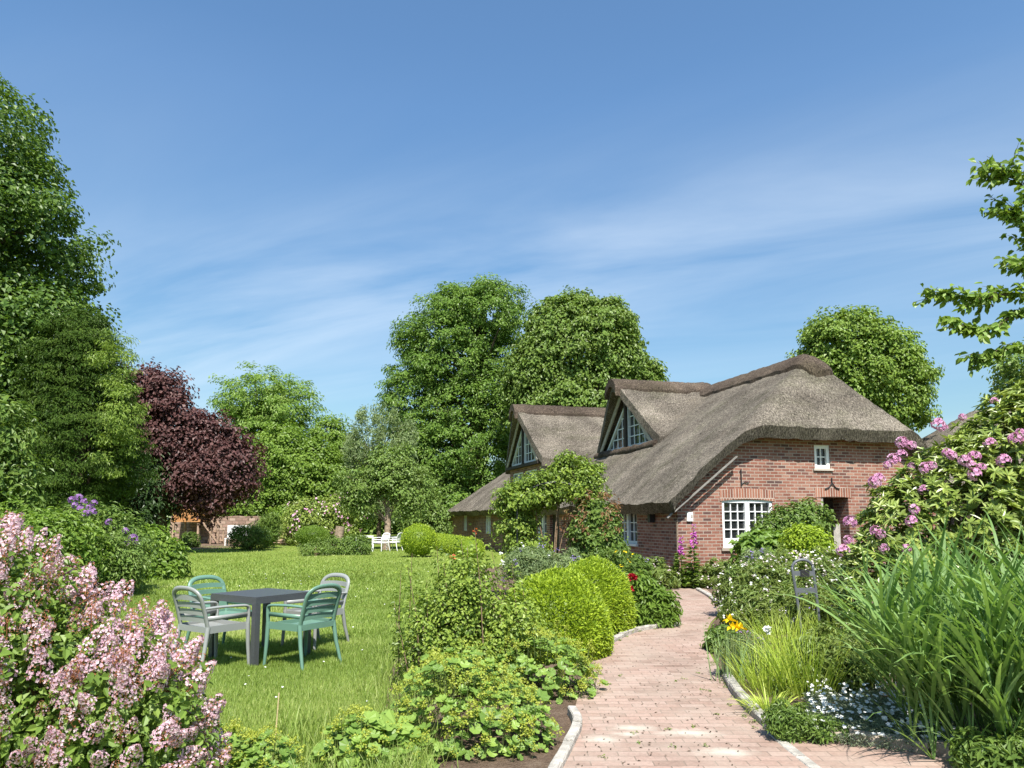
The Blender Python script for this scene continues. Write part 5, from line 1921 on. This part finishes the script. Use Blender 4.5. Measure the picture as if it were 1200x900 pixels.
# yellow iris
g = gen()
ip = G(862, 800)
iris = thing("yellow_iris", "yellow iris flowers above sword leaves at the right edge of the path", "flower", (ip[0], ip[1], 0))
mb = MB()
P = np.stack([ip[0] + g.normal(size=40) * .09, ip[1] + g.normal(size=40) * .08, np.zeros(40)], 1)
strips(mb, g, P, np.stack([g.normal(size=40) * .16, g.normal(size=40) * .12, np.ones(40)], 1), g.uniform(.35, .62, 40), .017, .35, 5)
mb.build("blades", "irisleaf", iris)
for px, py in ((855, 727), (862, 735), (868, 737), (858, 736)):
    c = at(px, py, ip[1] - .02)
    tb = MB()
    tb.tube([(ip[0] + (c[0] - ip[0]) * .3, ip[1], 0), c - np.array((0, 0, .05))], [.006, .004], 5)
    tb.build("flower_stem", "stem", iris)
    mb = MB()
    k = 3
    for q in range(k):
        a = 2 * pi * q / k + g.uniform(-.4, .4)
        D = np.array([[cos(a), sin(a), .35]])
        leaves(mb, c[None], D, unit(np.array([[-.3 * cos(a), -.3 * sin(a), 1.0]])), .075, .045, 0, np.array([g.uniform()]), "l", .6)
        D = np.array([[cos(a + 1) * .35, sin(a + 1) * .35, 1]])
        leaves(mb, c[None], D, unit(np.array([[cos(a + 1), sin(a + 1), -.2]])), .07, .035, 0, np.array([g.uniform()]), "l", -.1)
    mb.build("bloom", "yellow", iris)
# single white bloom right of it
wp_ = at(899, 738, 7.6)
wf = thing("white_flower", "single white round bloom right of the yellow iris", "flower", (wp_[0], 7.6, 0))
mb = MB()
floret(mb, g, np.tile(wp_, (8, 1)) + g.normal(size=(8, 3)) * .012, unit(np.array((0, -.4, .8)) + rnd_dirs(g, 8) * .5), .075, 6)
mb.build("bloom", "white", wf)
mb = MB()
mb.tube([(wp_[0], 7.62, 0), wp_ - np.array((0, 0, .01))], [.004, .003], 5)
mb.build("flower_stem", "stem", wf)

# white carpet of snow-in-summer
g = gen()
snow = thing("snow_in_summer", "low grey-leaved carpet of small white flowers along the rough edging", "perennial", G(1030, 858))
n = 3400
px, py = g.uniform(945, 1120, n), g.uniform(800, 872, n)
pts = np.array([G(x, y + (x - 945) * .10) for x, y in zip(px, py)])
keep = np.array([mnoise.noise(Vector((p[0] * 2.6, p[1] * 2.6, 0))) > -.32 for p in pts])
pts = pts[keep]
n = len(pts)
mb = MB()
P = pts + np.stack([np.zeros(n), np.zeros(n), g.uniform(.01, .09, n)], 1)
sprays(mb, g, P, np.tile((0, 0, 1.), (n, 1)), .035, 9, .03, .007, up=.5, droop=-.3, jit=.7)
mb.build("foliage", "greyleaf", snow)
NF = 420
sel = g.choice(n, NF, replace=False)
mb = MB()
P = pts[sel] + np.stack([np.zeros(NF), np.zeros(NF), g.uniform(.09, .18, NF)], 1)
floret(mb, g, P, unit(np.array((0, -.45, .85)) + rnd_dirs(g, NF) * .4), .036, 5, 0, cup=.2, wid=1.0)
mb.build("blossom", "white", snow)
perennial("carpet_phlox", "low fresh green cushion plant at the corner of the right kerb", [(898, 825, 950, 872), (930, 840, 990, 878)], 5.6, 200, 28, .04, .012, "mid", rc=.05, up=.4, droop=-.1)
perennial("corner_greens", "leafy green plants at the foot of the reeds by the right corner", [(1120, 868, 1180, 920), (1165, 862, 1260, 930)], 4.9, 150, 28, .07, .025, "mid", rc=.08)

# tall reed grass
g = gen()
rc_ = G(1130, 880)
reed = thing("reed_grass", "tall clump of broad-bladed green reed grass at the right edge", "grass", (3.25, 5.3, 0))
nst = 230
a, q = g.uniform(0, 2 * pi, nst), np.sqrt(g.uniform(size=nst))
bx_ = 3.75 + np.cos(a) * q * .85
by_ = 5.5 + np.sin(a) * q * .62
hts = g.uniform(1.0, 1.62, nst) * (1 - .18 * q)
lean = np.stack([np.cos(a) * q * .22 + g.normal(size=nst) * .09 - .16, np.sin(a) * q * .16 + g.normal(size=nst) * .07 - .05], 1)
tb, lb = MB(), MB()
for i in range(nst):
    p0 = np.array((bx_[i], by_[i], -.02))
    p2 = p0 + np.array((lean[i, 0] * hts[i], lean[i, 1] * hts[i], hts[i] * .72))
    p1 = (p0 + p2) / 2 + np.array((-lean[i, 0] * .1, -lean[i, 1] * .1, .02))
    tb.tube([p0, p1, p2], [.0055, .0045, .002], 5, cap=False)
    k = g.integers(7, 11)
    t = np.sort(g.uniform(.22, 1, k))[:, None]
    P = (1 - t) ** 2 * p0 + 2 * t * (1 - t) * p1 + t * t * p2
    aa = g.uniform(0, 2 * pi) + np.arange(k) * pi + g.normal(size=k) * .5
    D = np.stack([np.cos(aa) * .55, np.sin(aa) * .55, np.ones(k)], 1) + np.append(lean[i], 0) * .9
    strips(lb, g, P, D, g.uniform(.45, .95, k), g.uniform(.020, .036, k), g.uniform(.25, 1.9, k), 8)
lb.build("blades", "reed", reed)
tb.build("stalk", "reed", reed, smooth=True)
# a few young reed shoots leaning over the edging
g = gen()
yr = thing("reed_shoots", "three young reed shoots leaning out over the rough stone edging", "grass", G(1080, 890))
mb = MB()
for px, py in ((1095, 892), (1140, 897), (1070, 880), (1120, 885)):
    b = G(px, py)
    k = 7
    strips(mb, g, np.tile(b, (k, 1)), np.stack([g.normal(size=k) * .28 - .28, g.normal(size=k) * .2 - .2, np.ones(k)], 1), g.uniform(.35, .75, k), .018, g.uniform(.5, 2.2, k), 7)
mb.build("blades", "reed", yr)

# pink rhododendron on the right
g = gen()
Yr = 8.0
lob = lobes_px([(1000, 560, 1130, 720), (1045, 515, 1210, 700), (1110, 465, 1290, 660), (1150, 438, 1330, 640), (980, 620, 1100, 760)], Yr, .9)
rr = thing("pink_rhododendron", "big rhododendron with pink flower trusses behind the reeds on the right", "shrub", (4.6, Yr, 0))
C, O = crown_points(g, lob, 1750, .8, zmin=.15, lump=.22)
mb = MB()
whorls(mb, g, C, unit(O * .8 + np.array((0, -.1, .75)) + rnd_dirs(g, len(C)) * .35), 11, .10, .029)
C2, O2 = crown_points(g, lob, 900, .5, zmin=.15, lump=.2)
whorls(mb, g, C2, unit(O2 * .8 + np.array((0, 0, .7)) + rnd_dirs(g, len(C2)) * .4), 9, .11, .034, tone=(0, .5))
mb.build("foliage", "rhodo", rr)
tb = MB()
for c in C2[g.choice(900, 40, replace=False)]:
    a = np.array((4.6 + g.normal() * .3, Yr + g.normal() * .2, -.03))
    tb.tube([a, (a + c) / 2 + np.array((0, 0, .2)), c], [.03, .018, .006], 6)
tb.build("stem", "bark", rr, smooth=True)
kp = [truss_mesh(g, .08, 26, fs=.055) for _ in range(4)]
spx = [(1057, 519), (1068, 522), (1047, 539), (1056, 533), (1040, 545), (1025, 565), (1029, 562), (1099, 497), (1104, 501), (1071, 597), (1068, 611), (1026, 622), (1032, 626), (996, 612), (994, 633), (1036, 643),
       (988, 645), (1062, 643), (1085, 549), (1092, 546), (1110, 531), (1115, 534), (1082, 574), (1130, 540), (1138, 545), (1142, 535), (1150, 548), (1190, 515), (1196, 508), (1165, 470), (1128, 489), (1068, 547), (1142, 556), (1160, 520), (1176, 540)]
spots = []
for x, y in spx:
    # on the bush's own surface: first lobe met along the line of sight
    r_ = ray(x, y)
    best = None
    for L_ in lob:
        o_l = (np.array((0, 0, EYE)) - L_[:3]) / L_[3:6]
        d_l = r_ / L_[3:6]
        A_, B2, C_ = d_l @ d_l, o_l @ d_l, o_l @ o_l - 1.06
        dsc = B2 * B2 - A_ * C_
        if dsc > 0:
            t = (-B2 - sqrt(dsc)) / A_
            if best is None or t < best[0]:
                p = np.array((0, 0, EYE)) + r_ * t
                best = (t, p, unit((p - L_[:3]) / L_[3:6] ** 2))
    if best is None:
        p = at(x, y, Yr - .2)
        spots.append((p, (-.4, -.5, .7)))
    else:
        spots.append((best[1], unit(best[2] + np.array((0, -.1, .5)))))
place_trusses(rr, spots, "pink", kp, g, .6, 1.05)

# ------------------------------------------------------------------ lawn grass
def pt_in(poly, x, y):
    c = np.zeros(len(x), bool)
    j = len(poly) - 1
    for i in range(len(poly)):
        xi, yi = poly[i]
        xj, yj = poly[j]
        c ^= ((yi > y) != (yj > y)) & (x < (xj - xi) * (y - yi) / (yj - yi + 1e-12) + xi)
        j = i
    return c


g = gen()
LAWN = [G(*p)[:2] for p in [(-200, 1100), (-150, 700), (60, 692), (205, 655), (215, 640), (560, 640), (560, 668), (520, 690), (480, 730), (455, 790), (452, 840), (480, 905), (560, 1000), (600, 1100)]]
mb = MB()
tri = []
for (n, d0, d1, L, W) in ((260000, 4.0, 9.5, .05, .0075), (150000, 9.0, 16, .055, .013), (80000, 15, 44, .06, .03)):
    d = 1 / g.uniform(1 / d1, 1 / d0, n) if d0 > 8 else np.sqrt(g.uniform(d0 ** 2, d1 ** 2, n))
    x = g.uniform(-.72, .05, n) * d
    k = pt_in(LAWN, x, d)
    x, d = x[k], d[k]
    n = len(x)
    den = np.array([mnoise.noise(Vector((a * 1.3, b * 1.3, 0))) + .5 * mnoise.noise(Vector((a * 5, b * 5, 4))) for a, b in zip(x, d)])
    hgt = L * (1 + .55 * den) * g.uniform(.5, 1.35, n)
    az = g.uniform(0, 2 * pi, n)
    ln = g.uniform(.1, 1.0, n)
    tip = np.stack([x + np.cos(az) * hgt * ln * .8, d + np.sin(az) * hgt * ln * .8, hgt * np.sqrt(1 - .4 * ln * ln)], 1)
    fa = az + pi / 2 + g.normal(size=n) * .7
    s = np.stack([np.cos(fa), np.sin(fa), np.zeros(n)], 1) * (W / 2)
    b = np.stack([x, d, np.full(n, -.002)], 1)
    v = np.stack([b - s, b + s, tip], 1).reshape(-1, 3)
    den2 = np.array([mnoise.noise(Vector((a * .33, b * .22, 9))) for a, b in zip(x, d)])
    r = np.clip(.42 + .30 * den + .55 * den2 + g.normal(size=n) * .26, 0, 1)
    mb.add(v, np.arange(3 * n).reshape(n, 3), 0, np.repeat(r, 3))
tag(mb.build("grass", "grassblade"), kind="stuff")
# taller unmown grass along the bed edge and at the bottom of the picture
g = gen()
mb = MB()
n = 4200
px = np.concatenate([g.uniform(330, 500, n // 2), g.normal(470, 22, n - n // 2)])
py = np.concatenate([g.uniform(850, 940, n // 2), g.uniform(760, 940, n - n // 2)])
P = np.array([G(a, b) for a, b in zip(px, py)])
strips(mb, g, P, np.stack([g.normal(size=n) * .3, g.normal(size=n) * .3, np.ones(n)], 1), g.uniform(.10, .26, n), .006, g.uniform(.4, 2, n), 4)
tag(mb.build("long_grass", "grassblade"), kind="stuff")
# daisies in the lawn
mb = MB()
n = 45
d = 1 / g.uniform(1 / 22, 1 / 6.5, n)
cx = np.array([-.34, -.12, -.18, -.27])
x = (cx[g.integers(4, size=n)] + g.normal(size=n) * .035) * d
k = pt_in(LAWN, x, d)
x, d = x[k], d[k]
n = len(x)
floret(mb, g, np.stack([x, d, g.uniform(.045, .07, n)], 1), unit(np.array((0, -.3, 1.)) + rnd_dirs(g, n) * .3), .022 + .0006 * d, 6)
tag(mb.build("lawn_daisies", "white"), kind="stuff")
# small weeds and moss in the paving joints and along the kerbs
mb = MB()
edge = np.vstack([smooth_line(LEFT_EDGE[4:]), smooth_line(RIGHT_EDGE)])
sel = edge[g.integers(len(edge), size=90)] + g.normal(size=(90, 2)) * .035
inner = np.array([G(a, b)[:2] for a, b in zip(g.uniform(690, 900, 26), g.uniform(760, 895, 26))])
pts = np.vstack([sel, inner])
k = pt_in(list(smooth_line(LEFT_EDGE)) + list(smooth_line(RIGHT_EDGE)) + list(RIGHT_APRON), pts[:, 0], pts[:, 1])
pts = pts[k]
C = np.column_stack([pts, np.full(len(pts), .02)])
sprays(mb, g, C, np.tile((0, 0, 1.), (len(C), 1)), g.uniform(.012, .04, len(C)), 14, .02, .01, up=.7, jit=.6, flat=.4)
tag(mb.build("path_weeds", "perennial"), kind="stuff")
# fallen bits on the path
mb = MB()
n = 260
px, py = g.uniform(680, 870, n), g.uniform(735, 900, n)
P = np.array([G(a, b) for a, b in zip(px, py)]) + np.array((0, 0, .018))
k = pt_in(list(smooth_line(LEFT_EDGE)) + list(smooth_line(RIGHT_EDGE)) + list(RIGHT_APRON), P[:, 0], P[:, 1])
P = P[k]
leaves(mb, P, rnd_dirs(g, len(P)) * np.array((1, 1, .1)), unit(np.array((0, 0, 1.)) + rnd_dirs(g, len(P)) * .2), g.uniform(.012, .035, len(P)), .012, 0, g.uniform(size=len(P)))
tag(mb.build("leaf_litter", "bark"), kind="stuff")
